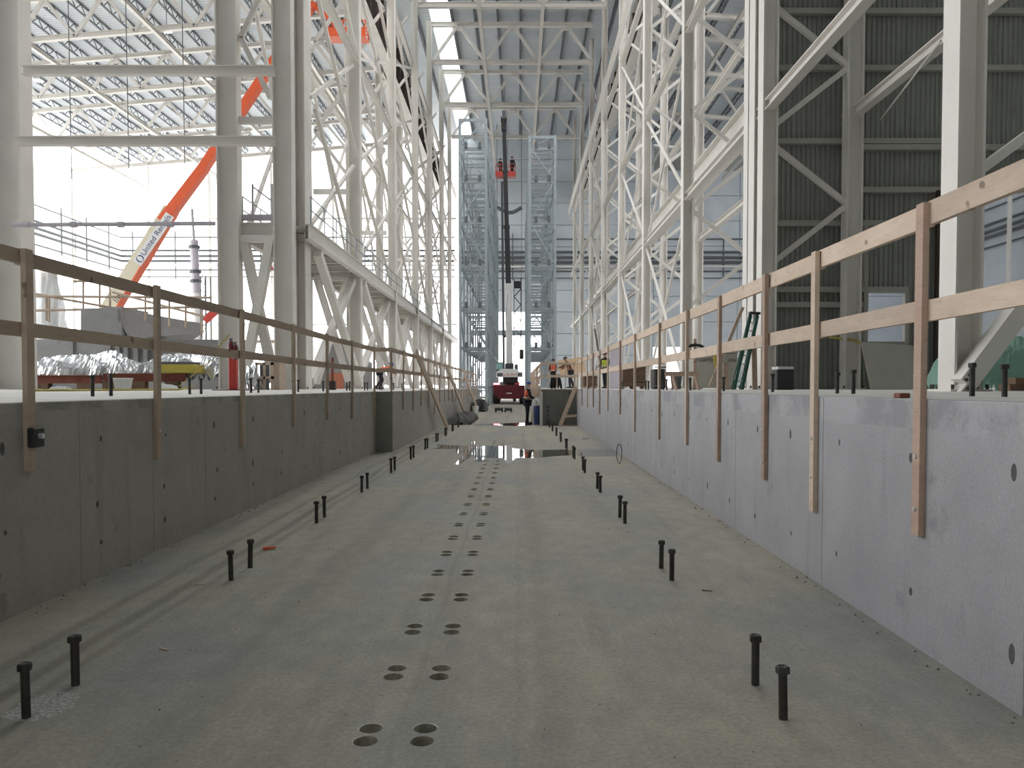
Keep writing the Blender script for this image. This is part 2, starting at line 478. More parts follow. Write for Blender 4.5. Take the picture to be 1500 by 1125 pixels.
# --- pit walls of cast panels, joints recessed, tie holes
def pit_wall(name, mat, x_face, side, y0, y1, ztop, step, tie_rows, tie_step, tie_to):
    hd = holder(name)
    y = y0; k = 0
    bk = MB(); bk.box(*sorted((x_face - side * .02, x_face - side * .14)), y0, y1, -.1, ztop - .01)
    bk.build('backing', mat, hd)
    while y < y1 - .01:
        ye = min(y + step, y1)
        b = MB(); xa, xb = sorted((x_face, x_face - side * .139))
        b.cbox(xa, xb, y + .002, ye - .002, -.05, ztop, .006)
        b.build('concrete_panel', mat, hd)
        y = ye; k += 1
    t0 = None
    for zr in tie_rows:
        y = y0 + .3
        while y < tie_to:
            yy = y + random.uniform(-.06, .06); zz = zr + random.uniform(-.03, .03)
            if t0 is None:
                b = MB(); b.lathe((0, 0, 0), [(.026, -.004), (.022, .0025), (.012, .001), (.005, .0005)], 9, (side, 0, 0))
                t0 = b.build('tie_hole', 'tie', hd); t0.location = (x_face, yy, zz); t0.scale = (1, 1, 1.8)
            else:
                o = put(t0, 'tie_hole', (x_face, yy, zz), hd); sc = random.uniform(.5, 1.15); o.scale = (1, sc, sc * random.uniform(1.0, 2.2))
            y += tie_step
    return hd
pit_wall('wall_left', 'wall_l', XL, 1, -4, YL2, ZL, 1.32, (.30, .62, 1.15), 1.32, 20)
pit_wall('wall_left_far', 'wall_l', XL2, 1, YL2, YE, ZL, 2.64, (.4, 1.1), 2.64, 40)
rw = pit_wall('wall_right', 'wall_r', XR, -1, -4, YR2, ZR, 2.64, (.30, 1.17), 1.10, 33)
pit_wall('wall_right_far', 'wall_r', XR2, -1, YR2, YE, ZR, 2.64, (.4,), 2.64, 60)
b = MB(); b.cbox(XL - .14, XL2 - .001, YL2 - .004, YL2 + .14, -.05, ZL, .008)
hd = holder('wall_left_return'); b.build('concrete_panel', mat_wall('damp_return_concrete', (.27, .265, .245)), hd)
hd = holder('wall_right_return')
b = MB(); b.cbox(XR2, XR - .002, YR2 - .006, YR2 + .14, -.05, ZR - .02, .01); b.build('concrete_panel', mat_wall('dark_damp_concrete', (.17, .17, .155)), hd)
b = MB(); b.cbox(XR2 - .06, XR2 + .06, YR2 - .05, YR2 + .02, 0, ZR - .12, .008); b.build('pale_edge_strip', 'cloth', hd)
for z in (.78, .60, .43, .26, .12):
    b = MB(); b.lathe((XR2 + .27, YR2 - .012, z), [(.075, 0), (.07, .012), (.03, .004)], 12, (0, -1, 0)); b.build('conduit_hole', 'tie', hd)
b = MB(); b.lathe((XR2 + .87, YR2 - .012, .16), [(.085, 0), (.08, .012), (.03, .004)], 12, (0, -1, 0)); b.build('conduit_hole', 'tie', hd)
b = MB(); b.box(XR2 + 1.12, XR2 + 1.40, YR2 - .014, YR2 - .004, 1.33, 1.42); b.build('notch', 'tie', hd)

# --- enclosing walls
# end wall: panels either side of and above a tall door opening
hd = holder('wall_end')
DX0, DX1, DZ = -6.9, 4.6, 12.7
def panels(x0, x1, z0, z1, nx, nz):
    for i in range(nx):
        for j in range(nz):
            b = MB(); xa = x0 + (x1 - x0) * i / nx; xb = x0 + (x1 - x0) * (i + 1) / nx
            za = z0 + (z1 - z0) * j / nz; zb = z0 + (z1 - z0) * (j + 1) / nz
            b.cbox(xa + .03, xb - .03, YW, YW + .25, za + .03, zb - .03, .03)
            b.build('wall_panel', 'endwall', hd)
panels(-8.8, DX0, -.1, DZ, 1, 4); panels(DX1, 20, -.1, DZ, 4, 4); panels(-8.8, 20, DZ, 38.2, 4, 8)
panels(20, 26, 7.5, 15, 1, 2); panels(26, 58, 0, 15, 5, 4); panels(20, 58, 15, 33.4, 6, 5)
b = MB(); b.box(-8.8, 20, YW + .26, YW + .3, DZ, 38.6); b.box(20, 58, YW + .26, YW + .3, DZ, 37.4); b.box(DX1, 20, YW + .26, YW + .3, -.2, DZ); b.box(26, 58, YW + .26, YW + .3, -.2, DZ); b.box(20, 26, YW + .26, YW + .3, 7.5, DZ)
b.box(-8.8, DX0, YW + .26, YW + .3, -.2, DZ)
b.build('wall_backing', 'siding', hd)
b = MB(); b.box(DX0, DX1, YW - .1, YW + .2, 9.2, 10.0); b.build('door_head_beam', 'galv', hd)
# pipes along the end wall and the left hall's end
def pipe_rack(name, label, x0, x1, y):
    t = thing(name, label, 'pipes', ((x0 + x1) / 2, y, 21))
    for z, r in ((23.3, .10), (21.4, .16), (20.6, .2), (19.9, .2), (18.6, .12), (17.6, .08)):
        b = MB(); b.tube((x0, y, z), (x1, y, z), r, 8); b.build('pipe', 'dgrey', t)
    x = x0 + 1.5
    while x < x1:
        b = MB(); b.bar((x, y + .2, 17.3), (x, y + .2, 24.2), .16, .16); b.build('hanger', 'dgrey', t); x += 6.2
    b = MB(); b.bar((x0, y + .2, 19.3), (x1, y + .2, 19.3), .3, .25); b.build('support_beam', 'steel', t)
    return t
pipe_rack('pipe_rack', 'dark pipes running across the grey end wall behind the crane boom', -8.5, 57, YW - .6)
pipe_rack('pipe_rack', 'pale pipes crossing the bright open end of the left hall', -57.5, -9.2, 119.5)
t = thing('pipe_rack', 'pipes with hangers receding along the far left side of the bright hall', 'pipes', (-57.6, 100, 21))
for z, r in ((23.3, .10), (21.4, .16), (20.6, .2), (19.9, .2), (18.6, .12)):
    b = MB(); b.tube((-57.6, 60, z), (-57.6, 119.5, z), r, 8); b.build('pipe', 'dgrey', t)
for k in range(10):
    b = MB(); b.bar((-57.6, 62 + 6 * k, 18.2), (-57.6, 62 + 6 * k, 24.2), .16, .16); b.build('hanger', 'dgrey', t)
# slim posts and rails of the open left side
hd = holder('wall_left_hall_posts')
for y in range(24, 120, 12):
    b = MB(); b.hsec((-58.2, y, ZL), (-58.2, y, 30), .4, .3, .03, .03, (1, 0, 0)); b.build('hall_post', 'steel', hd)
for x in range(-54, -9, 9):
    b = MB(); b.hsec((x, 120.4, ZL), (x, 120.4, 34), .35, .3, .03, .03, (0, 1, 0)); b.build('hall_post', 'steel', hd)
b = MB(); b.box(-58.2, -9, 120.2, 120.5, 10.6, 10.9); b.box(-58.2, -9, 120.2, 120.5, 26, 26.3); b.build('hall_rail', 'steel', hd)
# right hall's side wall, wall behind the camera
hd = holder('wall_right_hall')
for k in range(16):
    for j in range(3):
        b = MB(); y0 = 27.4 + k * 5.9; b.cbox(58, 58.25, y0 + .03, y0 + 5.87, ZR + j * 9.6, ZR + j * 9.6 + 9.55, .03)
        b.build('wall_panel', 'endwall', hd)
t = thing('pipe_rack', 'pipes running along the blue grey wall seen through the right opening', 'pipes', (57, 90, 20))
for z, r in ((23.3, .12), (21.4, .16), (20.6, .2), (19.9, .2), (18.6, .12)):
    b = MB(); b.tube((57.4, 30, z), (57.4, 121, z), r, 8); b.build('pipe', 'dgrey', t)
for k in range(8):
    b = MB(); b.hsec((56.6, 40 + 11 * k, ZR), (56.6, 40 + 11 * k, 31), .4, .3, .03, .03, (1, 0, 0)); b.build('wall_post', 'steel', t)
b = MB(); b.box(24.2, 24.5, -26, 27, 0, 38); b.box(-8, 24.5, -26.4, -26, 0, 38)
struct('wall_back', b, 'siding')
b = MB(); b.box(-58, -8, -26.4, -26, 14, 38); struct('wall_back_left', b, 'siding')
b = MB(); b.box(-58.6, -58.4, -26, 12, 0, 31); b.box(-58, -8, -26.4, -26, 0, 14); struct('wall_left_light_block', b, 'siding')  # near side wall added out of view to hold back light from the left
# corrugated partition on the right, facing the camera
YP = 27.6
hd = holder('wall_partition')
def siding(x0, x1, z0, z1):
    x = x0
    while x < x1 - .01:
        xe = min(x + .98, x1); b = MB(); pr = []
        npp = max(1, round((xe - x) / .163)); p = (xe - x) / npp
        for k in range(npp):
            xx = x + k * p; pr += [(xx, 0), (xx + p * .45, 0), (xx + p * .6, .045), (xx + p * .85, .045)]
        pr.append((xe, 0))
        vs = [(a, YP + d, z0) for a, d in pr] + [(a, YP + d, z1) for a, d in pr]; n = len(pr)
        b.add(vs, [(k, k + 1, n + k + 1, n + k) for k in range(n - 1)])
        b.box(xe - .025, xe, YP - .012, YP, z0, z1)
        b.build('siding_sheet', 'siding', hd, fix=False); x = xe
siding(8.0, 11.62, ZR, 20); siding(11.62, 12.95, ZR, 3.1); siding(11.62, 12.95, 4.75, 20); siding(12.95, 14.2, ZR, 20)
siding(14.2, 24.2, 8.2, 20)
b = MB(); b.box(7.95, 24.3, YP - .02, YP + .1, 20, 38); b.build('upper_sheet', 'siding', hd)
for z, x0, x1 in ((13.9+.1, 7.9, 24), (12.15, 7.9, 24), (9.75, 7.9, 14.2), (9.55, 10.8, 24), (8.15, 10.8, 24.2), (7.05, 7.9, 14), (4.85, 7.9, 13), (4.35, 7.9, 11.5), (16.4, 7.9, 24), (18.5, 7.9, 24)):
    b = MB(); b.box(x0, x1, YP - .22, YP - .015, z - .09, z + .09); b.build('girt', 'girt', hd)
for x, z0, z1 in ((11.6, 3.0, 7.0), (12.97, 3.0, 4.8), (14.15, ZR, 8.3)):
    b = MB(); b.box(x - .07, x + .07, YP - .2, YP - .015, z0, z1); b.build('opening_jamb', 'girt', hd)
b = MB(); b.box(11.6, 12.97, YP - .15, YP - .02, 3.0, 3.12); b.build('opening_sill', 'girt', hd)
for k, x in enumerate((13.95,)):
    b = MB(); b.box(x - .1, x + .1, YP - .35, YP - .22, ZR, 8.1); b.build('dark_post' if k == 0 else 'rusty_post', 'brown' if k == 0 else 'primer', hd)

# --- ceiling: sloped decks, joists, skylight strip
YB0, YB1 = -26.0, YW
TY = [58.3 + 12.2 * k for k in range(5)]          # planes of the trusses
ZT, ZB = 37.75, 33.95                              # top and bottom chord of the central trusses
RX, LX = 7.46, -8.7
SL = .085
def zdeck(x): return ZT + .55 - (SL * (LX - x) if x < LX else SL * (x - RX) if x > RX else 0)
hd = holder('ceiling')
def deck(x0, x1, y0, y1):
    b = MB(); z0, z1 = zdeck(x0), zdeck(x1)
    b.add([(x0,y0,z0),(x1,y0,z1),(x1,y1,z1),(x0,y1,z0),(x0,y0,z0+.12),(x1,y0,z1+.12),(x1,y1,z1+.12),(x0,y1,z0+.12)],
          [(0,3,2,1),(4,5,6,7),(0,1,5,4),(1,2,6,5),(2,3,7,6),(3,0,4,7)])
    return b.build('deck_sheet', 'deck', hd)
ys = [YB0, -12, 10, 34, 46.1] + TY + [YW]
for y0, y1 in zip(ys, ys[1:]):
    for x0, x1 in ((-58.4, -42), (-42, -25.5), (-25.5, LX), (-6.7, RX), (RX, 24.5), (24.5, 41), (41, 58.2)):
        if not (33 < y0 < 58 and -7 < x0 < 0): deck(x0, x1, y0, y1)      # unseen bays left open, an added gap that brings daylight to the pit floor
    b = MB(); z = zdeck(-8); b.box(LX, -6.7, y0 + .05, y1 - .05, z, z + .06); b.build('skylight', 'skylight', hd)
# central purlins (plain), hall joists (open web)
for y0, y1 in zip(TY, TY[1:] + [YW]):
    for k in range(7):
        x = -6.5 + k * 2.25; b = MB(); b.box(x - .11, x + .11, y0, y1, ZT + .12, ZT + .54); b.build('purlin', 'joist', hd)
jm = MB(); JL = 11.9
for z in (0, -.75): jm.box(-.09, .09, 0, JL, z - .09, z)
for k in range(14):
    ya, yb = JL * k / 14, JL * (k + 1) / 14
    za, zb = (-.06, -.78) if k % 2 == 0 else (-.78, -.06)
    jm.bar((0, ya, za), (0, yb, zb), .06, .06)
j0 = jm.build('joist', 'joist', hd)
firstj = True
for yi, y0 in enumerate(TY):
    for sgn in (-1, 1):
        for k in range(20):
            x = (LX - 1.2 - k * 2.42) if sgn < 0 else (RX + 1.8 + k * 2.42)
            if sgn > 0 and k > 12: continue
            loc = (x, y0 + .15, zdeck(x) - .02)
            if firstj: j0.location = loc; firstj = False
            else: put(j0, 'joist', loc, hd)

# ================================================================== STEEL
def column(name, label, x, y, z0, z1, dx, dy, group=None, tf=.045, plate=True, cat='steel column'):
    t = thing(name, label, cat, (x, y, z0), group)
    b = MB(); b.hsec((x, y, z0 + (.04 if plate else 0)), (x, y, z1), dx, dy, tf, .03, (1, 0, 0)); b.build('shaft', 'steel', t)
    if plate:
        b = MB(); b.box(x - dx / 2 - .12, x + dx / 2 + .12, y - dy / 2 - .12, y + dy / 2 + .12, z0, z0 + .04); b.build('base_plate', 'steel', t)
        b = MB()
        for sx in (-1, 1):
            for sy in (-1, 1): b.tube((x + sx * (dx/2 + .06), y + sy * (dy/2 + .06), z0 + .04), (x + sx * (dx/2 + .06), y + sy * (dy/2 + .06), z0 + .12), .03, 6)
        b.build('anchor_bolts', 'stub', t)
    return t
LY = [33.9] + [46.1] + TY                       # left frame planes
LW = {0: .78, 1: .68, 2: .56, 3: .52, 4: .5, 5: .5, 6: .5}
def zb(y, z): return 0.0 if y > YE else z
for k, y in enumerate(LY):
    xr = (P(430, 250, y).x, P(529, 250, y).x, P(580, 250, y).x, P(612.5, 250, y).x, P(633, 250, y).x, P(650, 250, y).x, P(661, 250, y).x)[k]
    d = LW[k]
    column('steel_column', 'white steel column, %s in the inner row along the left of the pit' % ORD[k], xr - d / 2, y, ZL if y < YE else .0, 38.0, d, .55)
XC = P(441, 250, 35.4).x
column('steel_column', 'slim white steel column close behind the nearest column of the left inner row', XC, 35.6, ZL, 38.0, .46, .9)
L2 = -11.75
for k, y in enumerate(LY):
    column('steel_column', 'white steel column, %s in the outer row behind the left walkway' % ORD[k], L2 - .1, y, ZL, 37.9, .85 if k == 0 else .55, .6)
column('steel_column', 'thick pale steel column at the left edge of the photo', P(14, 250, 33.9).x, 33.9, ZL, 37, 1.45, .9, tf=.08)

RY = [14.3, 25.5, 37.6, 49.4, 61.3, 73.9, 86.8, 99.5, 112.0]
for k, y in enumerate(RY):
    column('steel_column', 'white steel column, %s in the inner row along the right of the pit' % ORD[k], RX + .235, y, ZR if y < YE else 0, 38.0, .47, .55)
column('steel_column', 'slim bright steel column first behind the paired column at the grey siding', RX + .2, 26.45, ZR, 38, .4, .62)
column('steel_column', 'slim bright steel column second behind the paired column at the grey siding', RX + .2, 27.2, ZR, 38, .36, .5)
R2 = 10.55
for k, y in enumerate(RY[1:], 1):
    column('steel_column', 'white steel column, %s in the outer row on the right' % ORD[k - 1], R2 + .25, y + (1.2 if k == 1 else 0), ZR, 37.9, .5, .5)

# --- long struts
def strut(label, x, z, y0, y1, d=.32, wd=.30):
    t = thing('steel_strut', label, 'steel strut', (x, y0, z))
    if x < -10: ys = [(y, .305) for y in LY]
    elif x < 0: ys = [(y, .28) for y in LY]; ys.insert(1, (35.6, .455))
    elif x < 9: ys = [(y, .28) for y in RY]; ys[2:2] = [(26.45, .315), (27.2, .255)]
    else: ys = [(y + (1.2 if k == 0 else 0), .255) for k, y in enumerate(RY[1:])]; ys.insert(1, (27.6, .28))
    ends = [(y0, 0)] + [(y, h) for y, h in ys if y0 - .01 <= y < y1] + [(y1, 0)]
    for (ya, ha), (yb, hb) in zip(ends, ends[1:]):
        if yb - hb - ya - ha < .3: continue
        MB().hsec((x, ya + ha, z), (x, yb - hb, z), d, wd, .03, .03, (0, 0, 1)).build('segment', 'steel', t)
    return t
strut('long white strut running along the left inner columns at mid height', -8.95, 19.6, LY[0], 119)
strut('long white strut running high along the left inner columns', -8.95, 28.8, LY[0], 119)
strut('long white strut linking the left outer columns above the walkway', L2, 19.4, LY[0], 119)
strut('long white strut linking the left outer columns near the roof', L2, 28.8, LY[0], 119)
strut('long bright strut low along the right inner columns', RX + .2, 10.2, RY[0], 119)
strut('long bright strut at mid height along the right inner columns', RX + .2, 17.65, RY[0], 119)
strut('long bright strut high along the right inner columns', RX + .2, 25.4, RY[0], 119)
strut('long white strut low along the right outer columns behind the diagonal beam', R2 + .25, 10.4, 12, 119)
strut('long white strut at mid height along the right outer columns', R2 + .25, 17.9, 28, 119)
strut('long white strut high along the right outer columns', R2 + .25, 26, 28, 119)
for lab, x0, x1, za, zb2, y0, mt in (  # the brown ones are a dark band given a girder's form
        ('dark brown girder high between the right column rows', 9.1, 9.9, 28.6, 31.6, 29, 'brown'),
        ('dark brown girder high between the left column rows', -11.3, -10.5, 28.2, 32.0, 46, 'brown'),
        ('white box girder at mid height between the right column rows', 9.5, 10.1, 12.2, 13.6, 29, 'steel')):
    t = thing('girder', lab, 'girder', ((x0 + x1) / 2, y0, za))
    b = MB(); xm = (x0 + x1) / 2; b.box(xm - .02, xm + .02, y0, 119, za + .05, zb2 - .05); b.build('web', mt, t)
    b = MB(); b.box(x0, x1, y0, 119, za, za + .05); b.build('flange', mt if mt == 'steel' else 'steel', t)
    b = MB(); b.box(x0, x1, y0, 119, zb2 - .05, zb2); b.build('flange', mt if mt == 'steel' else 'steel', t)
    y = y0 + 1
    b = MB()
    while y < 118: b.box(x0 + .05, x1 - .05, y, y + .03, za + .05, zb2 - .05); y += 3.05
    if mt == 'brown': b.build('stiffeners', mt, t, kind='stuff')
t = thing('conduit_bundle', 'bundle of thin pale conduits running high along the right columns', 'conduits', (7.1, 60, 27))
for k in range(5):
    b = MB(); b.tube((7.3 - .02 * k, 30, 26.3 + .2 * k), (7.3 - .02 * k, 119, 26.3 + .2 * k), .05, 5); b.build('conduit', 'steel', t)

# --- crossed braces in the planes of the rows
def cross(label, x, ya, yb, za, zb_, r, mat='steel', flatbar=False):
    t = thing('cross_brace', label, 'steel brace', (x, (ya + yb) / 2, za))
    for p, q, o in (((x - r * .5, ya, za + .25), (x - r * .5, yb, zb_ - .2), 0), ((x + r * .5, ya, zb_ - .2), (x + r * .5, yb, za + .25), .02)):
        b = MB(); b.bar((p[0] + o, p[1], p[2]), (q[0] + o, q[1], q[2]), r, r, (1, 0, 0)); b.build('diagonal', mat, t)
for k in range(6):
    a, c = LY[k] + (.52 if k else 2.3), LY[k + 1] - .52
    cross('crossed white braces under the left walkway beyond the %s inner column' % ORD[k], -9.0, a, c, zb(c, ZL) + .1, 7.7, .34 if k < 2 else .26)
    for lev, za, z2 in (('first', 8.5, 14), ('second', 14, 19.5), ('third', 19.8, 24.3), ('fourth', 24.3, 28.7)):
        cross('crossed white braces, %s level above the walkway, beyond the %s inner column' % (lev, ORD[k]), -9.0, a, c, za, z2, .17)
    cross('thin crossed braces beyond the %s left outer column above the walkway' % ORD[k], L2, a, c, 8.5, 19.3, .15)
for k in (1, 2, 3, 5, 7):
    a, c = RY[k] + .36, RY[k + 1] - .36
    if k == 1: a = 27.8
    for lev, za, z2 in (('lowest', zb(c, ZR) + .1, 10.0), ('second', 10.4, 17.5), ('third', 17.8, 25.3), ('highest', 25.6, 33.8)):
        if k in (1,) and lev != 'lowest': continue
        if k == 1: continue
        cross('thin bright crossed braces, %s level, beyond %s right inner column' % (lev, ORD[k]), RX + .25, a, c, za, z2, .11 if k < 4 else .13)
# --- braced ties across between inner and outer rows
def tie_frame(label, y, xa, xb, levels, low, d=.2, ties=(), flip=0):
    t = thing('tie_frame', label, 'steel brace', ((xa + xb) / 2, y, levels[0]))
    for z in ties:
        b = MB(); b.bar((xa, y, z), (xb, y, z), .2, .28); b.build('tie', 'steel', t)
    xa += .1; xb -= .1
    for k, (za, z2) in enumerate(zip(levels, levels[1:])):
        p, q = ((xa, y, za), (xb, y, z2)) if k % 2 == flip else ((xb, y, za), (xa, y, z2))
        b = MB(); b.bar(p, q, .15, d); b.build('diagonal', 'steel', t)
    if low is not None:
        b = MB(); b.bar((xa, y - .1, low), (xb, y - .1, 7.7), .34, .42); b.build('diagonal', 'steel', t)
        b = MB(); b.bar((xb, y + .15, low), (xa, y + .15, 7.7), .34, .42); b.build('diagonal', 'steel', t)
for k, y in enumerate(LY):
    tie_frame('braced ties across the left walkway at the %s pair of columns' % ORD[k], y, L2 + .33, (-10.03, -9.42, -9.3, -9.27, -9.27, -9.27, -9.27)[k], [13.4 + 2.45 * j for j in range(9)], ZL + .3, .2, (7.7, 12.5), 1)
for k, y in enumerate(RY[1:], 1):
    yy = y + (1.2 if k == 1 else 0)
    tie_frame('braced ties between the right column rows at the %s pair' % ORD[k - 1], yy, R2, RX + .48, [5.3 + 2.2 * j for j in range(13)], None, .17, (), 1)
# --- beams across the near left frame
for lab, z, d in (('upper white beam spanning the near left columns', P(200, 105, 33.4).z, .36), ('lower grey beam spanning the near left columns', P(200, 208, 33.4).z, .36)):
    y = 33.3; x0 = P(20 if 'lower' in lab else 36, 200, y).x; x1 = P(403, 200, y).x
    tag(MB().hsec((x0, y, z), (x1, y, z), d, .3, .04, .03, (0, 0, 1)).build('steel_beam', 'steel'), lab, 'steel beam')
z = P(200, 331, 33.4).z
t = thing('pipe_run', 'slim lavender grey pipe with couplings between the near left columns', 'pipe', (-16, 33.2, z))
b = MB(); b.tube((-20.4, 33.2, z), (-12.2, 33.2, z + .06), .085, 10); b.build('pipe', 'lavender', t)
for x in (-19.8, -17.9, -16.0, -14.0):
    b = MB(); b.tube((x - .12, 33.2, z + .02), (x + .12, 33.2, z + .02), .12, 10); b.build('coupling', 'lavender', t)

# --- walkway platform along the left rows
t = thing('walkway', 'beige steel walkway along the left columns with edge beams and joists below', 'walkway', (-10.3, 33.9, 7.8))
b = MB(); b.hsec((-8.72, 34.25, 8.05), (-8.72, 118, 8.05), .66, .3, .04, .03, (0, 0, 1)); b.build('edge_beam', 'steel', t)
b = MB(); b.hsec((-11.6, 34.25, 8.05), (-11.6, 118, 8.05), .66, .3, .04, .03, (0, 0, 1)); b.build('edge_beam', 'steel', t)
b = MB(); b.hsec((-11.42, 34.1, 8.05), (-10.05, 34.1, 8.05), .66, .3, .04, .03, (0, 0, 1)); b.build('end_beam', 'steel', t)
b = MB(); b.box(-11.5, -8.8, 34.25, 118, 8.2, 8.3); b.build('deck_plate', 'beige', t)
for k in range(28):
    y = 35.5 + k * 3; b = MB(); b.hsec((-11.5, y, 8.0), (-8.8, y, 8.0), .36, .2, .03, .02, (0, 0, 1)); b.build('joist', 'steel', t)
def guard(label, x, y0, y1, z, step=2.4, mat='galv'):
    t = thing('guard_rail', label, 'guard rail', (x, (y0 + y1) / 2, z))
    for h in (.55, 1.1):
        b = MB(); b.tube((x, y0, z + h), (x, y1, z + h), .03, 6); b.build('rail', mat, t)
    y = y0
    while y <= y1 + .01:
        b = MB(); b.tube((x, y, z), (x, y, z + 1.12), .03, 6); b.build('post', mat, t); y += step
guard('thin guard rail along the pit side of the left walkway', -8.6, 34.2, 118, 8.38)
guard('thin guard rail along the outer side of the left walkway', -11.42, 34.2, 118, 8.38)
t = thing('guard_rail', 'dark guard rail on the near end of the left walkway', 'guard rail', (-10.7, 33.6, 8.4))
b = MB(); b.bar((-11.4, 34.2, 8.62), (-10.06, 34.2, 8.62), .1, .26); b.build('toe_board', 'lavender', t)
for x in (-11.0, -10.2):
    b = MB(); b.tube((x, 34.2, 8.4), (x, 34.2, 10.0), .05, 6); b.build('post', 'lavender', t)
b = MB(); b.tube((-11.0, 34.2, 9.9), (-10.2, 34.2, 9.3), .04, 6); b.build('rail', 'lavender', t)

# --- roof trusses
def truss(label, y, xa, xb, zfun_t, zfun_b, npan, d=.3):
    t = thing('roof_truss', label, 'roof truss', ((xa + xb) / 2, y, zfun_b((xa + xb) / 2)))
    b = MB(); b.hsec((xa, y, zfun_b(xa)), (xb, y, zfun_b(xb)), .42, .42, .04, .04, (0, 0, 1)); b.build('bottom_chord', 'steel', t)
    b = MB(); b.hsec((xa, y, zfun_t(xa)), (xb, y, zfun_t(xb)), .42, .42, .04, .04, (0, 0, 1)); b.build('top_chord', 'steel', t)
    for k in range(npan):
        x0 = xa + (xb - xa) * k / npan; x1 = xa + (xb - xa) * (k + 1) / npan; xm = (x0 + x1) / 2
        for p, q in ((x0, xm), (x1, xm)):
            b = MB(); b.bar((p, y, zfun_b(p)), (q, y, zfun_t(q)), .24, .27); b.build('diagonal', 'steel', t)
        b = MB(); b.box(xm - .45, xm + .45, y - .05, y + .05, zfun_t(xm) - .6, zfun_t(xm) - .1); b.build('gusset', 'steel', t)
    return t
for k, y in enumerate(TY):
    truss('%s white roof truss spanning the central aisle overhead' % ORD[k], y, LX + .1, RX - .02, lambda x: ZT - .1, lambda x: ZB, 3)
    truss('%s roof truss over the bright left hall' % ORD[k], y, -58, L2 - .45, lambda x: zdeck(x) - 1.16, lambda x: zdeck(x) - 4.5, 9)
    if k < 4: truss('%s roof truss over the dim right hall' % ORD[k], y, R2 + .52, 40, lambda x: zdeck(x) - 1.16, lambda x: zdeck(x) - 4.5, 6)
def roof_tie(label, x, z, y0, y1):
    tag(MB().hsec((x, y0, z), (x, y1, z), .3, .3, .03, .03, (0, 0, 1)).build('roof_tie', 'steel'), label, 'roof tie')
W3 = (RX - LX) / 3
roof_tie('left one of two long white ties under the central trusses', LX + W3, ZB - .37, 50, 119)
roof_tie('right one of two long white ties under the central trusses', LX + 2 * W3, ZB - .37, 50, 119)
for k, x in enumerate((-19.7, -30.6, -41.5, -52.4)):
    roof_tie('long white tie under the left hall trusses, %s out from the walkway' % ORD1[k], x, zdeck(x) - 4.88, 50, 119)
for k, x in enumerate((18.5, 29.4)):
    roof_tie('long white tie under the right hall trusses, %s out from the columns' % ORD1[k], x, zdeck(x) - 4.88, 50, 119)
# --- storage racks
def rack(name, label, xa, xb, y0, y1, ztop, levels):
    t = thing(name, label, 'storage rack', ((xa + xb) / 2, y0, 0))
    n = 9
    for k in range(n):
        y = y0 + (y1 - y0) * k / (n - 1); b = MB()
        for x in (xa, xb): h_ = .11 if k == 0 else .085; b.box(x - h_, x + h_, y - h_, y + h_, 0, ztop)
        zz = [0] + levels + [ztop]
        for j, (za, z2) in enumerate(zip(zz, zz[1:])):
            b.box(xa, xb, y - .06, y + .06, z2 - (.24 if k == 0 else .12), z2)
            if k in (0, 4, 8):
                p, q = ((xa, y, za), (xb, y, z2)) if j % 2 else ((xb, y, za), (xa, y, z2))
                b.bar(p, q, .1, .1)
        b.build('upright_frame', 'galv', t)
    for z in levels:
        b = MB()
        for x in (xa, xb): b.box(x - .05, x + .05, y0, y1, z - .13, z)
        m = 14
        for k in range(m): y = y0 + (y1 - y0) * k / m; b.box(xa, xb, y, y + .09, z - .13, z - .03)
        b.build('shelf_level', 'galv', t)
    for sx, x in ((0, xa), (1, xb)):
        b = MB()
        for k in range(0, n - 1, 3):
            ya = y0 + (y1 - y0) * k / (n - 1); yb = y0 + (y1 - y0) * (k + 1) / (n - 1)
            zz = [0] + levels + [ztop]
            for j, (za, z2) in enumerate(zip(zz, zz[1:])):
                b.bar((x, ya, za if j % 2 else z2), (x, yb, z2 if j % 2 else za), .1, .1)
        b.build('side_bracing', 'galv', t, kind='stuff')
    for z in levels[1:]:
        b = MB()
        for x in (xa + .5, xb - .5): b.box(x - .12, x + .12, y0 - .25, y0 - .12, z - .1, z + .35)
        b.build('guide_clips', 'dgrey', t, kind='stuff')
LEV = [P(740, py, 66).z for py in (565, 508, 449, 387, 324, 264, 216)]
rack('storage_rack', 'tall galvanised storage rack left of the crane boom', P(674, 400, 66).x, -2.56, 66, 104, P(740, 174, 66).z, LEV)
rack('storage_rack', 'tall galvanised storage rack right of the crane boom', P(776, 400, 66).x, P(813, 400, 66).x, 66, 104, P(740, 199, 66).z, LEV[:-1] + [LEV[-1]])

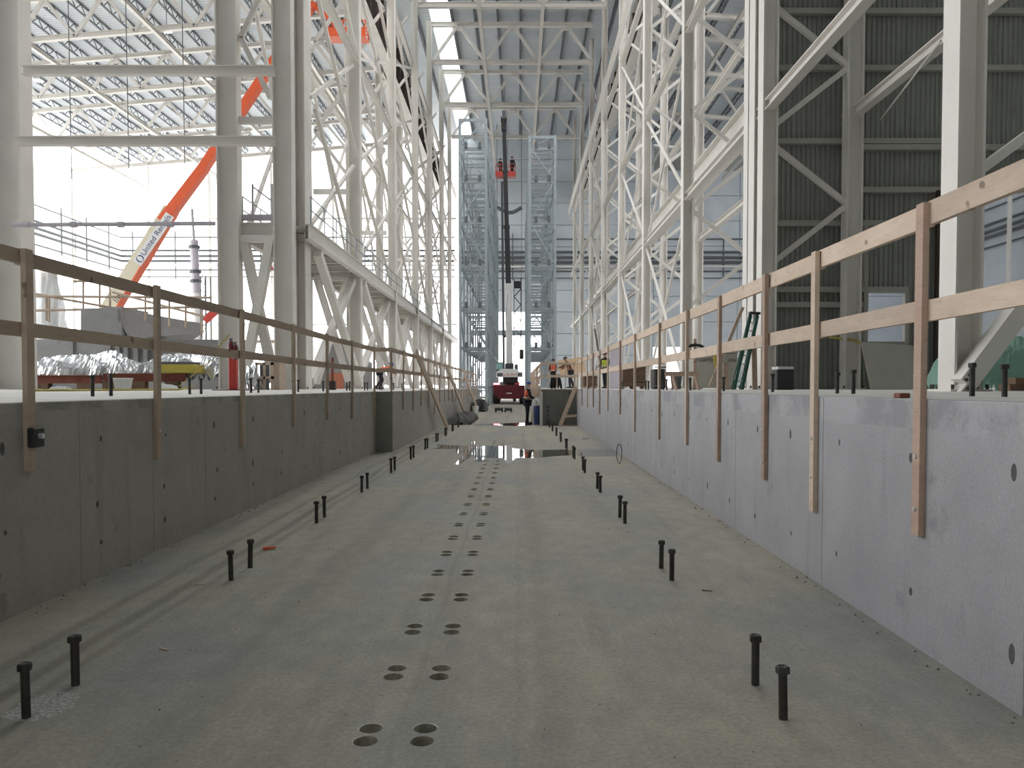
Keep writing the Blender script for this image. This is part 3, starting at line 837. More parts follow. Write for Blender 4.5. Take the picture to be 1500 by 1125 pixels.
# ================================================================== GUARD FENCES OF LUMBER
def fence(label, posts, rails, side, ztop, zmid, mats, loc, th_top=.089, th_mid=.089, cat='fence'):
    """posts: (x, y, z_low, z_high); rails: list of point lists on the slab side of the posts"""
    t = thing('lumber_fence', label, cat, loc)
    for i, (x, y, z0, z1) in enumerate(posts):
        b = MB(); ln = random.uniform(-.012, .012)
        b.prism([(x - .019, y - .045), (x + .019, y - .045), (x + .019, y + .045), (x - .019, y + .045)], 'z', z0, z1)
        n = len(b.v); b.v = [(px + (ln if pz > (z0 + z1) / 2 else 0), py + (ln if pz > (z0 + z1) / 2 else 0), pz) for px, py, pz in b.v]
        o = b.build('post', mats[i % len(mats)], t)
        if z0 < 1.3:
            for zz in (1.18, .86):
                if zz > z0 + .1:
                    c = MB(); c.tube((x, y - .0, zz), (x - side * .03, y, zz), .014, 6); c.build('bolt_head', 'alu', o)
    for k, (pts, z, h, m) in enumerate(rails):
        for p, q in zip(pts, pts[1:]):
            b = MB(); dz = random.uniform(-.008, .008)
            b.bar((p[0], p[1] - .05, z + dz), (q[0], q[1] + .05, z - dz), .038, h, (0, 0, 1)); b.build('rail', m, t)
    return t
# right fence
RP = [3.35, 4.95, 6.71, 8.05, 9.92, 11.78, 14.1, 17.05, 19.5, 22.2, 24.4, 26.5, 28.8, 31.2, 33.6]
RB = [.70, .70, .58, .69, .70, .77, .70, .67, .95, .95, .80, .95, .9, .9, .9]
xf = XR - .02
posts = [(xf, y, z, 2.70) for y, z in zip(RP, RB)]
joints = [-0.5, 4.97, 6.72, 9.93, 14.1, 19.5, 24.4, 28.8, 34.0]
xr_ = XR + .021
tops = [(xr_, y) for y in joints]
fence('pale new lumber guard fence along the top of the right pit wall', posts,
      [(tops, 2.635, .14, 'wood'), (tops, 2.065, .125, 'wood')], 1, 2.7, 2.1, ['wood', 'woodr', 'wood', 'woodr', 'woodr', 'wood', 'woodl'], (XR, 4.95, .7))
# left fence
LP = [4.1, 5.86, 7.94, 10.4, 12.8, 15.05, 17.3, 19.95]
LB = [1.0, 1.0, .905, .85, .98, 1.0, .95, .95]
xl = XL + .02
posts = [(xl, y, z, 2.58) for y, z in zip(LP, LB)]
posts += [(XL2 - .03, YL2 + .05, 1.0, 2.57)]
jl = [1.5, 5.87, 10.4, 15.05, 20.0]
tops = [(XL - .021, y) for y in jl]
tf_ = fence('weathered lumber guard fence along the top of the left pit wall', posts,
      [(tops, 2.52, .10, 'woodl'), (tops, 2.01, .10, 'woodl')], -1, 2.6, 2.0, ['woodl'], (XL, 5.86, 1.0))
for z in (2.52, 2.01):
    b = MB(); b.bar((XL - .0, YL2 - .04, z), (XL2, YL2 - .04, z), .038, .10, (0, 0, 1)); b.build('rail', 'woodl', tf_)
b = MB(); b.cbox(xl + .02, xl + .07, 5.79, 5.93, 1.17, 1.31, .008); br_ = b.build('bracket', 'black', tf_)
b = MB(); b.tube((xl + .07, 5.86, 1.25), (xl + .10, 5.86, 1.25), .02, 8); b.build('bolt', 'alu', br_)
fy = [22.0 + 2.05 * k for k in range(20)]
posts = [(XL2 + .02, y, random.choice((.9, 1.0, .6)), 2.58) for y in fy if y < YE - 1]
tops = [(XL2 - .021, y) for y in (YL2, 26.1, 32.3, 38.4, 44.6, 50.7, 56.9, YE - .6)]
fence('far lumber guard fence beyond the step in the left pit wall', posts,
      [(tops, 2.52, .10, 'woodl'), (tops, 2.01, .10, 'woodl')], -1, 2.6, 2.0, ['woodl', 'woodr'], (XL2, 22, 1.0))
ry = [34.4 + 1.75 * k for k in range(16)]
posts = [(XR2 - .02, y, 1.0, 2.64) for y in ry if y < YE - .5]
tops = [(XR2 + .021, y) for y in (34.3, 39.6, 44.9, 50, 55.4, YE - .5)]
tf2 = fence('far pale lumber guard fence beyond the dark concrete return on the right', posts,
      [(tops, 2.58, .10, 'wood'), (tops, 2.05, .10, 'wood')], 1, 2.6, 2.0, ['wood', 'woodr'], (XR2, 34, 1.0))
for z in (2.58, 2.05):
    b = MB(); b.bar((XR2, YR2 + .2, z), (XR, YR2 + .2, z), .038, .10, (0, 0, 1)); b.build('rail', 'wood', tf2)
for k in range(4):
    x = XR2 + .3 + k * .36; b = MB(); b.box(x - .02, x + .02, YR2 + .22, YR2 + .3, ZR, 2.65); b.build('post', 'wood', tf2)
# raking braces of the far left fence
for lab, top, foot in (('long brown lumber brace leaning down from the far left fence, nearest', (XL2 + .06, 24.5, 2.62), (-2.66, 31.0, .04)),
                       ('long brown lumber brace leaning down from the far left fence, second', (XL2 + .06, 35.0, 2.45), (-2.68, 42.5, .04)),
                       ('long brown lumber brace leaning down from the far left fence, third', (XL2 + .06, 46.0, 2.3), (-2.6, 53.5, .04))):
    t = thing('lumber_brace', lab, 'brace', foot)
    b = MB(); b.bar(top, foot, .05, .24, (0, 0, 1)); b.build('plank', 'woodl', t)
    b = MB(); p = Vector(top); q = Vector(foot); m_ = p.lerp(q, .12); b.bar(m_ + Vector((-.02, 0, .1)), p.lerp(q, .42) + Vector((.0, 0, .12)), .05, .10, (0, 0, 1)); b.build('cleat', 'wood', t)
# leaning plank frame by the right return
t = thing('lumber_brace', 'pale plank leaning on the right pit wall beside the dark concrete return', 'brace', (1.75, 33.5, 0))
b = MB(); b.bar((1.72, 33.55, .02), (2.36, 33.55, 1.62), .16, .05, (0, 1, 0)); b.build('plank', 'wood', t)
b = MB(); b.bar((1.95, 33.5, .40), (2.42, 33.5, .44), .05, .10, (0, 0, 1)); b.build('crosspiece', 'wood', t)
b = MB(); b.box(1.7, 2.42, 33.5, 33.6, 0, .04); b.build('sole_plate', 'wood', t)

# ================================================================== ANCHOR STUBS
sb = thing('anchor_stub', 'x', 'anchor stub', (0, 0, 0))
b = MB(); b.lathe((0, 0, -.05), [(.0215, 0), (.0215, .285)], 12); b.build('rod', 'stub', sb, smooth=False)
b = MB(); b.lathe((0, 0, .225), [(.022, 0), (.034, .004), (.034, .034), (.028, .04), (.012, .034)], 6); nt = b.build('nut', 'stub', sb)
first = True
def stub(x, y, z, label, group):
    global first
    o = sb if first else copy_tree(sb); first = False
    o.location = (x + random.uniform(-.006, .006), y + random.uniform(-.01, .01), z); o.rotation_euler = (random.uniform(-.02, .02), random.uniform(-.02, .02), random.uniform(0, 1))
    s_ = random.uniform(.95, 1.05); o.scale = (s_, s_, s_ * random.uniform(.96, 1.04))
    o['label'] = label; o['group'] = group
for side, x, y0, ztxt, nmax, z in (('left', -2.378, 3.91, 'floor row', 13, 0), ('right', 1.278, 3.90, 'floor row', 11, 0)):
    for k in range(nmax):
        for j, d in enumerate((0, .45)):
            xx = x - (.012 * k if side == 'right' and k < 4 else .03 if side == 'right' else 0)
            stub(xx, y0 + 2.84 * k + d, z, 'dark steel anchor stub, %s pit row, %s one of the %s pair' % (side, ('near', 'far')[j], ORD[k]), 'anchor stubs in the pit %s row' % side)
for side, x, y0, z, n_ in (('left', -4.98, 6.75, ZL, 11), ('right', 3.70, 3.38, ZR, 10)):
    for k in range(n_):
        for j, d in enumerate((0, .45)):
            stub(x, y0 + 2.84 * k + d, z, 'dark steel anchor stub on %s slab, %s one of the %s pair' % (side, ('near', 'far')[j], ORD[k]), 'anchor stubs on the %s slab' % side)

# ================================================================== PUDDLES, FLOOR BITS
def puddle(label, px):
    pts = [G(a, b_, 0) for a, b_ in px]
    o = MB().add([(p.x, p.y, .0025) for p in pts], [tuple(range(len(pts)))]).build('puddle', 'water', fix=False)
    for p in o.data.polygons:
        if p.normal.z < 0: o.data.flip_normals(); break
    tag(o, label, 'puddle', kind='stuff')
puddle('shallow reflecting puddle across the middle of the pit floor',
       [(625,660),(640,657),(655,658),(668,657),(668,664),(680,665),(666,680),(672,681),(690,669),(697,669),(694,676),(706,677),(711,670),(738,671),(742,679),(751,680),(755,671),(775,671),(795,670),(815,668),(838,667),(838,660),(828,658.5),(800,659),(775,659),(752,657),(748,652.5),(742,653),(735,654),(715,653),(697,653),(698,646),(690,648),(683,653),(660,652),(640,651.5),(645,655)])
puddle('faint wet film on the floor right of the puddle', [(846,659),(895,658.5),(905,661),(903,668),(870,669),(846,668)])
puddle('far thin puddle with red reflections in front of the crane', [(692,621.5),(710,620.5),(730,620.8),(750,619.5),(775,619),(786,620.5),(778,623),(756,624),(740,623.5),(722,623),(704,623.5)])
# pale dust by the nearest left stubs, and near the others
def patch(label, cx, cy, rx, ry):
    pts = []
    for k in range(26):
        t_ = 2 * PI * k / 26; r = random.uniform(.7, 1.12); pts.append((cx + math.cos(t_) * rx * r, cy + math.sin(t_) * ry * r, .0015))
    o = MB().add(pts, [tuple(range(26))]).build('cement_dust', 'dust', fix=False); tag(o, label, 'dust', kind='stuff')
p = G(62, 1036, 0); patch('pale cement dust on the floor between the nearest left stubs', p.x, p.y, .16, .20)
p = G(372, 838, 0); patch('faint pale dust beside the second pair of left stubs', p.x, p.y, .17, .14)
t = thing('wire_loop', 'thin black wire loop sticking up near the right wall', 'wire', G(907, 680, 0))
p0 = G(907, 680, 0); b = MB(); pts = []
for k in range(15):
    a = k / 14 * 2 * PI * .93; pts.append((p0.x + .0 + .055 * math.sin(a), p0.y + .02 * math.sin(2 * a), .22 + -.20 * math.cos(a)))
b.path([(p0.x + .02, p0.y, 0), (p0.x - .01, p0.y, .02)] + pts, .008, 5); b.build('wire', 'black', t)
def chip(label, px, L_, wd, ang, mt, name='wood_chip', cat='debris'):
    p = G(*px, 0); d = Vector((math.cos(ang), math.sin(ang), 0))
    b = MB(); b.bar(p - d * L_ / 2 + Vector((0, 0, wd * .3)), p + d * L_ / 2 + Vector((0, 0, wd * .4)), wd, wd * .5, (0, 0, 1), wd * .5, wd * .3)
    tag(b.build(name, mt), label, cat)
chip('thin pale wood splinter on the floor at lower left', (241, 952), .085, .012, -.5, 'wood')
chip('dark splinter on the floor left of the holes', (292, 857), .08, .012, .3, 'woodl')
chip('dark twig on the floor near the right stubs', (1036, 866), .08, .014, -.5, 'black', 'twig')
chip('small orange scrap on the floor near the second left stubs', (395, 805), .12, .05, .2, 'orange', 'plastic_scrap')
chip('small white scrap on the floor beside the right wall', (857, 643.5), .25, .1, .2, 'white', 'paper_scrap')
chip('rusty offcut lying on the edge of the right slab', (1, 1), .01, .01, 0, 'primer', 'offcut')
bpy.data.objects['offcut'].location = (0, 0, 0)
me = MB().cbox(2.60, 2.675, 5.58, 5.68, ZR, ZR + .035, .008).build('x', 'primer').data
bpy.data.objects.remove(bpy.data.objects['x']); bpy.data.objects['offcut'].data = me
# grit on the floor and dirt along the wall foot
b = MB(); rg = random.Random(3)
for k in range(420):
    if k < 240: x = rg.uniform(XL + .1, XR - .1); y = rg.uniform(3.2, 16); s_ = rg.uniform(.003, .009)
    else:
        s_ = rg.uniform(.005, .018); y = rg.uniform(3.5, 20); x = (XR - rg.uniform(.01, .12)) if rg.random() < .6 else (XL + rg.uniform(.01, .12))
    a = rg.uniform(0, 3); c, s2 = math.cos(a) * s_, math.sin(a) * s_
    b.add([(x + c, y + s2, 0), (x - s2, y + c, 0), (x - c * .8, y - s2 * .7, 0), (x, y, s_ * .9)], [(0, 1, 3), (1, 2, 3), (2, 0, 3)])
tag(b.build('floor_grit', mat_plain('dark_grit', (.13, .12, .10), .9)), 'scattered dark grit on the pit floor and along the wall feet', 'grit', kind='stuff')
# dolly
t = thing('machine_skate', 'low dark skate with four wheels on the floor before the crane', 'skate', (-.9, 52, 0))
for x0, x1 in ((-1.48, -.95), (-.88, -.38)):
    b = MB(); b.cbox(x0, x1, 51.7, 52.5, .2, .3, .01); b.build('deck', 'dgrey', t)
    for x in (x0 + .06, x1 - .06):
        for y in (51.8, 52.4):
            b = MB(); b.tube((x - .04, y, .1), (x + .04, y, .1), .1, 10); b.build('wheel', 'rubber', t)
    b = MB(); b.box(x0 + .04, x1 - .04, 51.85, 52.35, .1, .2); b.build('axle_frame', 'dgrey', t)
# things along the far left of the pit
def mound(name, label, cat, c, rx, ry, h, mt, seed, base=0.0, sharp=.25, nu=34, nv=24, group=None):
    r_ = random.Random(seed); ph = [(r_.uniform(0, 6), r_.uniform(1.5, 5), r_.uniform(1.5, 5)) for _ in range(6)]
    def fn(u, v):
        a, d = u * 2 - 1, v * 2 - 1
        jx, jy = r_.uniform(-.5, .5) / nu, r_.uniform(-.5, .5) / nv
        a, d = a + jx * .9, d + jy * .9
        a, d = max(-1, min(1, a)), max(-1, min(1, d))
        e = max(0, 1 - max(abs(a), abs(d)) ** 4) ** .5
        z = e * (.78 + sharp * .45 * sum(math.sin(p_ + f1 * a * 3 + f2 * d * 3) for p_, f1, f2 in ph) / 3 + sharp * r_.uniform(-.06, .06))
        edge = max(abs(a), abs(d))
        wob = 1 + .06 * math.sin(5 * a + ph[0][0]) * edge
        return (c[0] + a * rx * wob, c[1] + d * ry * wob, base + max(0, z) * h)
    return tag(MB().grid(nu, nv, fn).build(name, mt, fix=False), label, cat, group)
mound('tarp_heap', 'dark tarp heap lying at the foot of the far left pit wall', 'tarp', (-2.5, 38, 0), .5, 3.5, .5, 'tarp', 4)
mound('tarp_heap', 'small black bag heap near the rack at the far left', 'bag', (-2.6, 55, 0), .5, 2.0, .9, 'black', 5)
t = thing('bucket', 'white bucket at the foot of the far left pit wall', 'bucket', (-2.55, 49, 0))
b = MB(); b.lathe((-2.55, 49, 0), [(.15, 0), (.19, .42), (.205, .43), (.205, .47), (.18, .47), (.15, .1)], 14); b.build('pail', 'white', t)
b = MB(); b.path([(-2.75, 49, .45), (-2.70, 48.85, .3), (-2.55, 48.8, .25), (-2.40, 48.85, .3), (-2.35, 49, .45)], .012, 5); b.build('handle', 'alu', t)
t = thing('drum', 'dark blue drum beside the pale edge of the concrete return', 'drum', (.80, 34.8, 0))
b = MB(); b.lathe((.80, 34.8, 0), [(.13, 0), (.145, .02), (.145, .28), (.153, .30), (.145, .32), (.145, .58), (.153, .60), (.145, .62), (.145, .80), (.13, .82), (.12, .80)], 16); b.build('barrel', 'blue', t)
b = MB(); b.lathe((.76, 34.74, .80), [(.04, 0), (.04, .03), (.02, .035)], 10); b.build('bung', 'white', t)
mound('sack', 'crumpled white sack on top of the blue drum', 'sack', (.78, 34.8), .17, .17, .34, 'cloth', 9, .81, .5, 14, 14)
b = MB(); b.bar((.60, 36.4, .0), (.93, 36.9, 2.0), .1, .16); o = b.build('lumber_brace', 'wood'); tag(o, 'short lumber prop rising behind the blue drum', 'brace')

# ================================================================== TRUCK CRANE
CX, CY = -.85, 77.0
t = thing('truck_crane', 'dark red truck crane seen from behind with its boom raised', 'crane', (CX, CY, 0))
b = MB(); b.prism([(-2.2, .75), (.5, .75), (.62, 1.2), (.62, 1.78), (-2.32, 1.78), (-2.32, 1.2)], 'y', CY, CY + 9); b.build('carrier', 'red', t)
b = MB(); b.prism([(-1.9, .5), (.2, .5), (.35, 1.05), (-2.05, 1.05)], 'y', CY - .25, CY + .1); bp = b.build('rear_bumper', 'red', t)
for x in (-1.62, -.08):
    b = MB(); b.prism([(x - .25, 1.0), (x + .25, 1.0), (x + .12, 1.62), (x - .12, 1.62)], 'y', CY - .12, CY + .05); b.build('outrigger_housing', 'red', t)
b = MB(); b.box(-1.1, -.6, CY - .27, CY - .25, .98, 1.06); b.build('number_plate', 'white', bp)
for x in (-2.1, .4):
    for k in range(4):
        b = MB(); y = CY + .9 + k * 2.2
        b.lathe((x - .28, y, .55), [(.35, 0), (.53, .03), (.55, .15), (.55, .42), (.53, .53), (.35, .56)], 16, (1, 0, 0)); wl = b.build('tyre', 'rubber', t)
        b = MB(); b.lathe((x - .30, y, .55), [(.28, 0), (.28, .60), (.1, .61)], 10, (1, 0, 0)); b.build('hub', 'red', wl)
for x0, x1 in ((-2.3, -1.75), (-.3, .15)):
    b = MB(); b.cbox(x0, x1, CY - .08, CY + .02, 1.82, 1.98, .02); b.build('tail_lamp', 'tail' if x0 < -2 else 'bred', t)
b = MB(); b.lathe((CX, CY + 2.2, 1.78), [(.95, 0), (.95, .32), (.8, .35)], 20); b.build('slewing_ring', 'black', t)
b = MB(); b.cbox(-1.45, .0, CY + .6, CY + 4, 1.95, 2.75, .05); b.build('engine_housing', 'black', t)
b = MB(); b.cbox(-2.05, .42, CY - .1, CY + .9, 2.52, 3.05, .06); b.prism([(-2.05, 3.0), (.2, 3.0), (-.2, 3.3), (-1.6, 3.3)], 'y', CY - .1, CY + .9); cwt = b.build('counterweight', 'white', t)
b = MB(); b.box(-2.0, .38, CY - .112, CY - .1, 2.62, 2.92); b.build('grey_stripe', 'dgrey', cwt)
b = MB(); b.box(-1.45, -.05, CY - .118, CY - .111, 2.60, 2.95); b.build('name_panel', 'white', cwt)
lettering('Link-Belt', .36, (-.75, CY - .125, 2.78), (1, 0, 0), (0, 0, 1), 'inkr', cwt)
b = MB(); b.cbox(-2.15, -1.4, CY + .8, CY + 2.6, 2.7, 3.95, .08); cab = b.build('cab', 'dgrey', t)
b = MB(); b.box(-2.08, -1.48, CY + .77, CY + .8, 3.3, 3.85); b.build('cab_window', 'glass', cab)
b = MB(); b.cbox(-.35, .0, CY + .5, CY + 1.1, 3.05, 3.75, .04); b.build('winch_box', 'dgrey', t)
bb = Vector((CX + .02, CY + 2.6, 3.2)); d0 = P(744, 415, CY + 3).x; 
top = P(738, 178, CY + 3); mid = P(745, 416, CY + 3)
mid.x -= .02
b = MB(); b.bar(bb, mid, .62, .70, (0, 1, 0)); b.build('boom_base', 'white', t)
b = MB(); b.cbox(CX - .42, CX + .42, CY + 2.1, CY + 3.1, 3.0, 3.9, .05); b.build('boom_foot', 'dgrey', t)
m2 = mid.lerp(top, .36); m3 = mid.lerp(top, .70)
for k, (p, q, wd) in enumerate(((mid, m2, .50), (m2, m3, .42), (m3, top, .36))):
    b = MB(); b.bar(p, q, wd, wd * 1.1, (0, 1, 0)); b.bar(q - (q - p).normalized() * .25, q, wd + .1, wd * 1.1 + .1, (0, 1, 0)); b.build('boom_section', 'black', t)
b = MB(); b.cbox(top.x - .24, top.x + .24, top.y - .35, top.y + .35, top.z - .9, top.z + .2, .04); hd_ = b.build('boom_head', 'black', t)
for sx in (-.22, .22):
    b = MB(); b.tube((top.x + sx - .06, top.y - .25, top.z + .1), (top.x + sx + .06, top.y - .25, top.z + .1), .28, 12); b.build('sheave', 'black', hd_)
# folded lattice jib with hook block
jx0, jx1, jz0, jz1, jy = P(753, 500, CY + 2).x, P(763, 500, CY + 2).x, P(758, 515, CY + 2).z, P(758, 408, CY + 2).z, CY + 2
b = MB()
for x in (jx0, jx1):
    for y in (jy - .3, jy + .3): b.bar((x, y, jz0), (x, y, jz1), .07, .07)
k = 0; z = jz0
while z < jz1 - .4:
    z2 = z + .75
    for y in (jy - .3, jy + .3): b.bar((jx0 if k % 2 else jx1, y, z), (jx1 if k % 2 else jx0, y, min(z2, jz1)), .045, .045)
    for x in (jx0, jx1): b.bar((x, jy - .3, z), (x, jy + .3, min(z2, jz1)), .045, .045)
    z = z2; k += 1
b.bar((jx0, jy, jz1 - .6), (jx1, jy, jz1 - .6), .08, .7); b.build('lattice_jib', 'black', t)
hx_ = P(764, 520, CY + 1).x
b = MB(); b.tube((hx_, CY + 1, P(764, 510, CY + 1).z), (hx_, CY + 1, top.z - .8), .02, 5); cb_ = b.build('hoist_rope', 'black', t)
z1 = P(764, 512, CY + 1).z; z0 = P(764, 526, CY + 1).z
b = MB(); b.cbox(hx_ - .2, hx_ + .2, CY + .8, CY + 1.2, z0, z1, .06); hb = b.build('hook_block', 'black', t)
b = MB(); pts = [(hx_, CY + 1, z0), (hx_, CY + 1, z0 - .15)] + [(hx_ + .13 * math.sin(a), CY + 1, z0 - .3 - .13 * -math.cos(a)) for a in (0, .8, 1.6, 2.4, 3.1, 3.9, 4.6)]
b.path(pts, .04, 6); b.build('hook', 'black', hb)
b = MB(); b.ball((P(739, 492, CY + 1).x, CY + 1.6, P(739, 492, CY + 1).z), .14, 10); sb_ = b.build('rope_ball', 'black', t)
b = MB(); b.tube((P(739, 492, CY + 1).x, CY + 1.6, P(739, 492, CY + 1).z), (P(739, 492, CY + 1).x + .3, CY + 1.9, P(739, 430, CY + 1).z), .02, 5); b.build('rope', 'black', sb_)

# ================================================================== PEOPLE
SKEL = ('pelvis', 'belly', 'chest', 'neck', 'head', 'crown')
def person(label, loc, face, scale=1.0, lean=0.0, arms=((.1, .25), (.1, .25)), legs=((.05, 0), (-.05, 0)), top='dark', vest=None, trousers='navy', hat='hat_b', hat_on=True, crouch=0.0):
    """arms: (forward swing, elbow bend) of each arm; legs: (thigh forward, knee bend) of each leg"""
    t = thing('person', label, 'person', loc)
    R = Matrix.Rotation(face, 3, 'Z'); Lc = Vector(loc)
    def W(v): return Lc + R @ (Vector(v) * scale)
    def fwd(a): return Vector((0, math.sin(a), -math.cos(a)))       # local forward is +Y
    hip = []
    thigh, shin = .43, .43
    drop = 0
    feet = []
    for (ta, kb) in legs:
        k_ = fwd(ta) * thigh; a_ = k_ + fwd(ta - kb) * shin; feet.append(a_.z)
    hz = -min(feet) + .08
    V = {}; E = []; Rr = {}
    def vert(n, co_, r): V[n] = Vector(co_); Rr[n] = r
    def edge(a, b_): E.append((a, b_))
    vert('pelvis', (0, 0, hz + .06), .135)
    up = Vector((0, math.sin(lean), math.cos(lean)))
    vert('belly', V['pelvis'] + up * .17, .13); edge('pelvis', 'belly')
    vert('chest', V['pelvis'] + up * .38, .15); edge('belly', 'chest')
    vert('neck', V['pelvis'] + up * .53, .06); edge('chest', 'neck')
    hup = Vector((0, math.sin(lean * .6 + .08), math.cos(lean * .6 + .08)))
    vert('jaw', V['neck'] + hup * .075, .062); edge('neck', 'jaw')
    vert('head', V['jaw'] + hup * .085, .088); edge('jaw', 'head')
    vert('crown', V['head'] + hup * .075, .07); edge('head', 'crown')
    hf = Vector((0, hup.z, -hup.y))
    vert('nose', V['head'] + hf * .105 - hup * .03, .014); edge('head', 'nose')
    for i, sx in enumerate((-1, 1)):
        S_ = ('l', 'r')[i]
        ta, kb = legs[i]
        vert('hip' + S_, V['pelvis'] + Vector((sx * .085, 0, -.05)), .098); edge('pelvis', 'hip' + S_)
        kn = V['hip' + S_] + fwd(ta) * thigh; vert('knee' + S_, kn, .06); edge('hip' + S_, 'knee' + S_)
        an = kn + fwd(ta - kb) * shin; an.z = max(an.z, .07); vert('ankle' + S_, an, .042); edge('knee' + S_, 'ankle' + S_)
        vert('toe' + S_, an + Vector((sx * .02, .15, -.03)), .035); edge('ankle' + S_, 'toe' + S_)
        sw, eb = arms[i]
        sh = V['pelvis'] + up * .47 + Vector((sx * .17, 0, 0)); vert('shoulder' + S_, sh, .062); edge('chest', 'shoulder' + S_)
        el = sh + fwd(sw) * .29 + Vector((sx * .05, 0, 0)); vert('elbow' + S_, el, .044); edge('shoulder' + S_, 'elbow' + S_)
        wr = el + fwd(sw + eb) * .25; vert('wrist' + S_, wr, .028); edge('elbow' + S_, 'wrist' + S_)
        hd2 = fwd(sw + eb); pal = wr + hd2 * .07; vert('palm' + S_, pal, .032); edge('wrist' + S_, 'palm' + S_)
        across = Vector((0, 1, 0)) if abs(hd2.y) < .7 else Vector((0, 0, 1))
        for f_, (off, ln) in enumerate(((-.03, .075), (-.01, .085), (.01, .08), (.03, .062))):
            b0 = pal + across * off + hd2 * .03; vert('f%d%s' % (f_, S_), b0 + hd2 * ln * .5, .0095); edge('palm' + S_, 'f%d%s' % (f_, S_))
            vert('g%d%s' % (f_, S_), b0 + hd2 * ln * .9 + Vector((-sx * .02, 0, 0)), .008); edge('f%d%s' % (f_, S_), 'g%d%s' % (f_, S_))
        vert('thumb' + S_, wr + hd2 * .05 - across * .055, .0105); edge('wrist' + S_, 'thumb' + S_)
    def skin(name, keys, edges, mt, grow=0.0, sub=1, rmul=1.0):
        me = bpy.data.meshes.new(name); ks = list(keys)
        me.from_pydata([tuple(W(V[k])) for k in ks], [(ks.index(a), ks.index(b_)) for a, b_ in edges], [])
        o = bpy.data.objects.new(name, me); COL.objects.link(o); me.materials.append(M[mt])
        md = o.modifiers.new('skin', 'SKIN'); md.use_smooth_shade = True
        for k, sv in zip(ks, me.skin_vertices[0].data):
            r_ = (Rr[k] * rmul + grow) * scale; sv.radius = (r_, r_)
        me.skin_vertices[0].data[0].use_root = True
        if sub: s_ = o.modifiers.new('sub', 'SUBSURF'); s_.levels = sub; s_.render_levels = sub
        adopt(o, t); return o
    skin('body', V.keys(), E, 'skin')
    tk = ['pelvis', 'hipl', 'hipr', 'kneel', 'kneer', 'anklel', 'ankler']
    skin('trousers', tk, [e for e in E if e[0] in tk and e[1] in tk], trousers, .022)
    jk = ['belly', 'chest', 'neck', 'shoulderl', 'shoulderr', 'elbowl', 'elbowr', 'wristl', 'wristr', 'pelvis']
    Rn = Rr['neck']; Rr['neck'] = .05
    skin('jacket', jk, [e for e in E if e[0] in jk and e[1] in jk], top, .020)
    if vest:
        vk = ['pelvis', 'belly', 'chest', 'shoulderl', 'shoulderr']; keep = {k: Rr[k] for k in ('shoulderl', 'shoulderr')}
        vo = skin('safety_vest', vk, [e for e in E if e[0] in vk and e[1] in vk], vest, .036); Rr.update(keep)
        b = MB(); c_ = W(V['belly']); b.lathe(c_ - R @ up * .05 * scale, [(.198 * scale, 0), (.202 * scale, .05 * scale)], 14, R @ up); b.build('reflective_band', 'strip', vo)
    Rr['neck'] = Rn
    for S_ in 'lr':
        a_ = V['ankle' + S_]; tt = V['toe' + S_]
        b = MB(); b.bar(W((a_.x, a_.y - .07, .05)), W((tt.x, tt.y + .07, .045)), .11 * scale, .09 * scale, (0, 0, 1), .10 * scale, .07 * scale); b.bar(W((a_.x, a_.y, .05)), W((a_.x, a_.y, .20)), .12 * scale, .12 * scale)
        b.build('boot', 'black', t)
    for sx in (-.032, .032):
        b = MB(); b.ball(W(V['head'] + hf * .078 + hup * .005 + Vector((sx, 0, 0))), .013 * scale, 6, 1, 4); b.build('eye', 'black', t)
    for sx in (-.09, .09):
        b = MB(); b.ball(W(V['head'] - hup * .01 + Vector((sx, 0, 0))), .02 * scale, 6, 1.4, 4); b.build('ear', 'skin', t)
    b = MB(); mo = V['jaw'] + hf * .064; b.bar(W(mo + Vector((-.025, 0, 0))), W(mo + Vector((.025, 0, 0))), .012 * scale, .01 * scale); b.build('mouth', 'primer', t)
    b = MB(); c_ = W(V['head'] + hup * .04); b.lathe(c_, [(.155 * scale, 0), (.155 * scale, .012 * scale), (.118 * scale, .02 * scale), (.112 * scale, .07 * scale), (.08 * scale, .115 * scale), (.03 * scale, .132 * scale)], 16, R @ hup); b.build('hard_hat', hat, t, smooth=False)
    return t
person('worker in an orange vest and blue hard hat standing on the pit floor', (.40, 35.4, 0), math.radians(-75), 1.0, .04,
       ((.25, .9), (.2, 1.0)), ((.05, .05), (-.04, .03)), 'dark', 'vest_o', 'navy', 'hat_b')
person('worker in a yellow green vest standing behind the right fence with a raised tool', (4.42, 41.5, ZR), math.radians(150), 1.0, .1,
       ((.35, .5), (.4, .8)), ((.06, .05), (-.08, .05)), 'dark', 'vest_y', 'navy', 'hat_d')
person('worker in an orange vest standing far along the right fence', (2.32, 54, ZR), math.radians(170), 1.05, .12,
       ((.3, .6), (.3, .6)), ((.05, .02), (-.05, .03)), 'dark', 'vest_o', 'dark', 'hat_d')
person('worker in a brown jacket bending by the plywood sheet on the right slab', (2.95, 46, ZR), math.radians(100), 1.0, .45,
       ((.7, .4), (.9, .3)), ((.2, .25), (-.1, .2)), 'brownc', None, 'navy', 'hat_d')
person('worker with a blue hat bending low on the left slab beside the fence corner', (-7.1, 42, ZL), math.radians(-60), 1.0, 1.15,
       ((.9, .3), (1.2, .3)), ((.5, .9), (.1, .8)), 'vest_o', None, 'navy', 'hat_b')
b = MB(); b.bar((4.2, 41.6, 2.6), (3.95, 42.4, 4.6), .05, .1); o = b.build('pry_bar', 'black'); tag(o, 'long black bar held up by the yellow vested worker', 'bar')
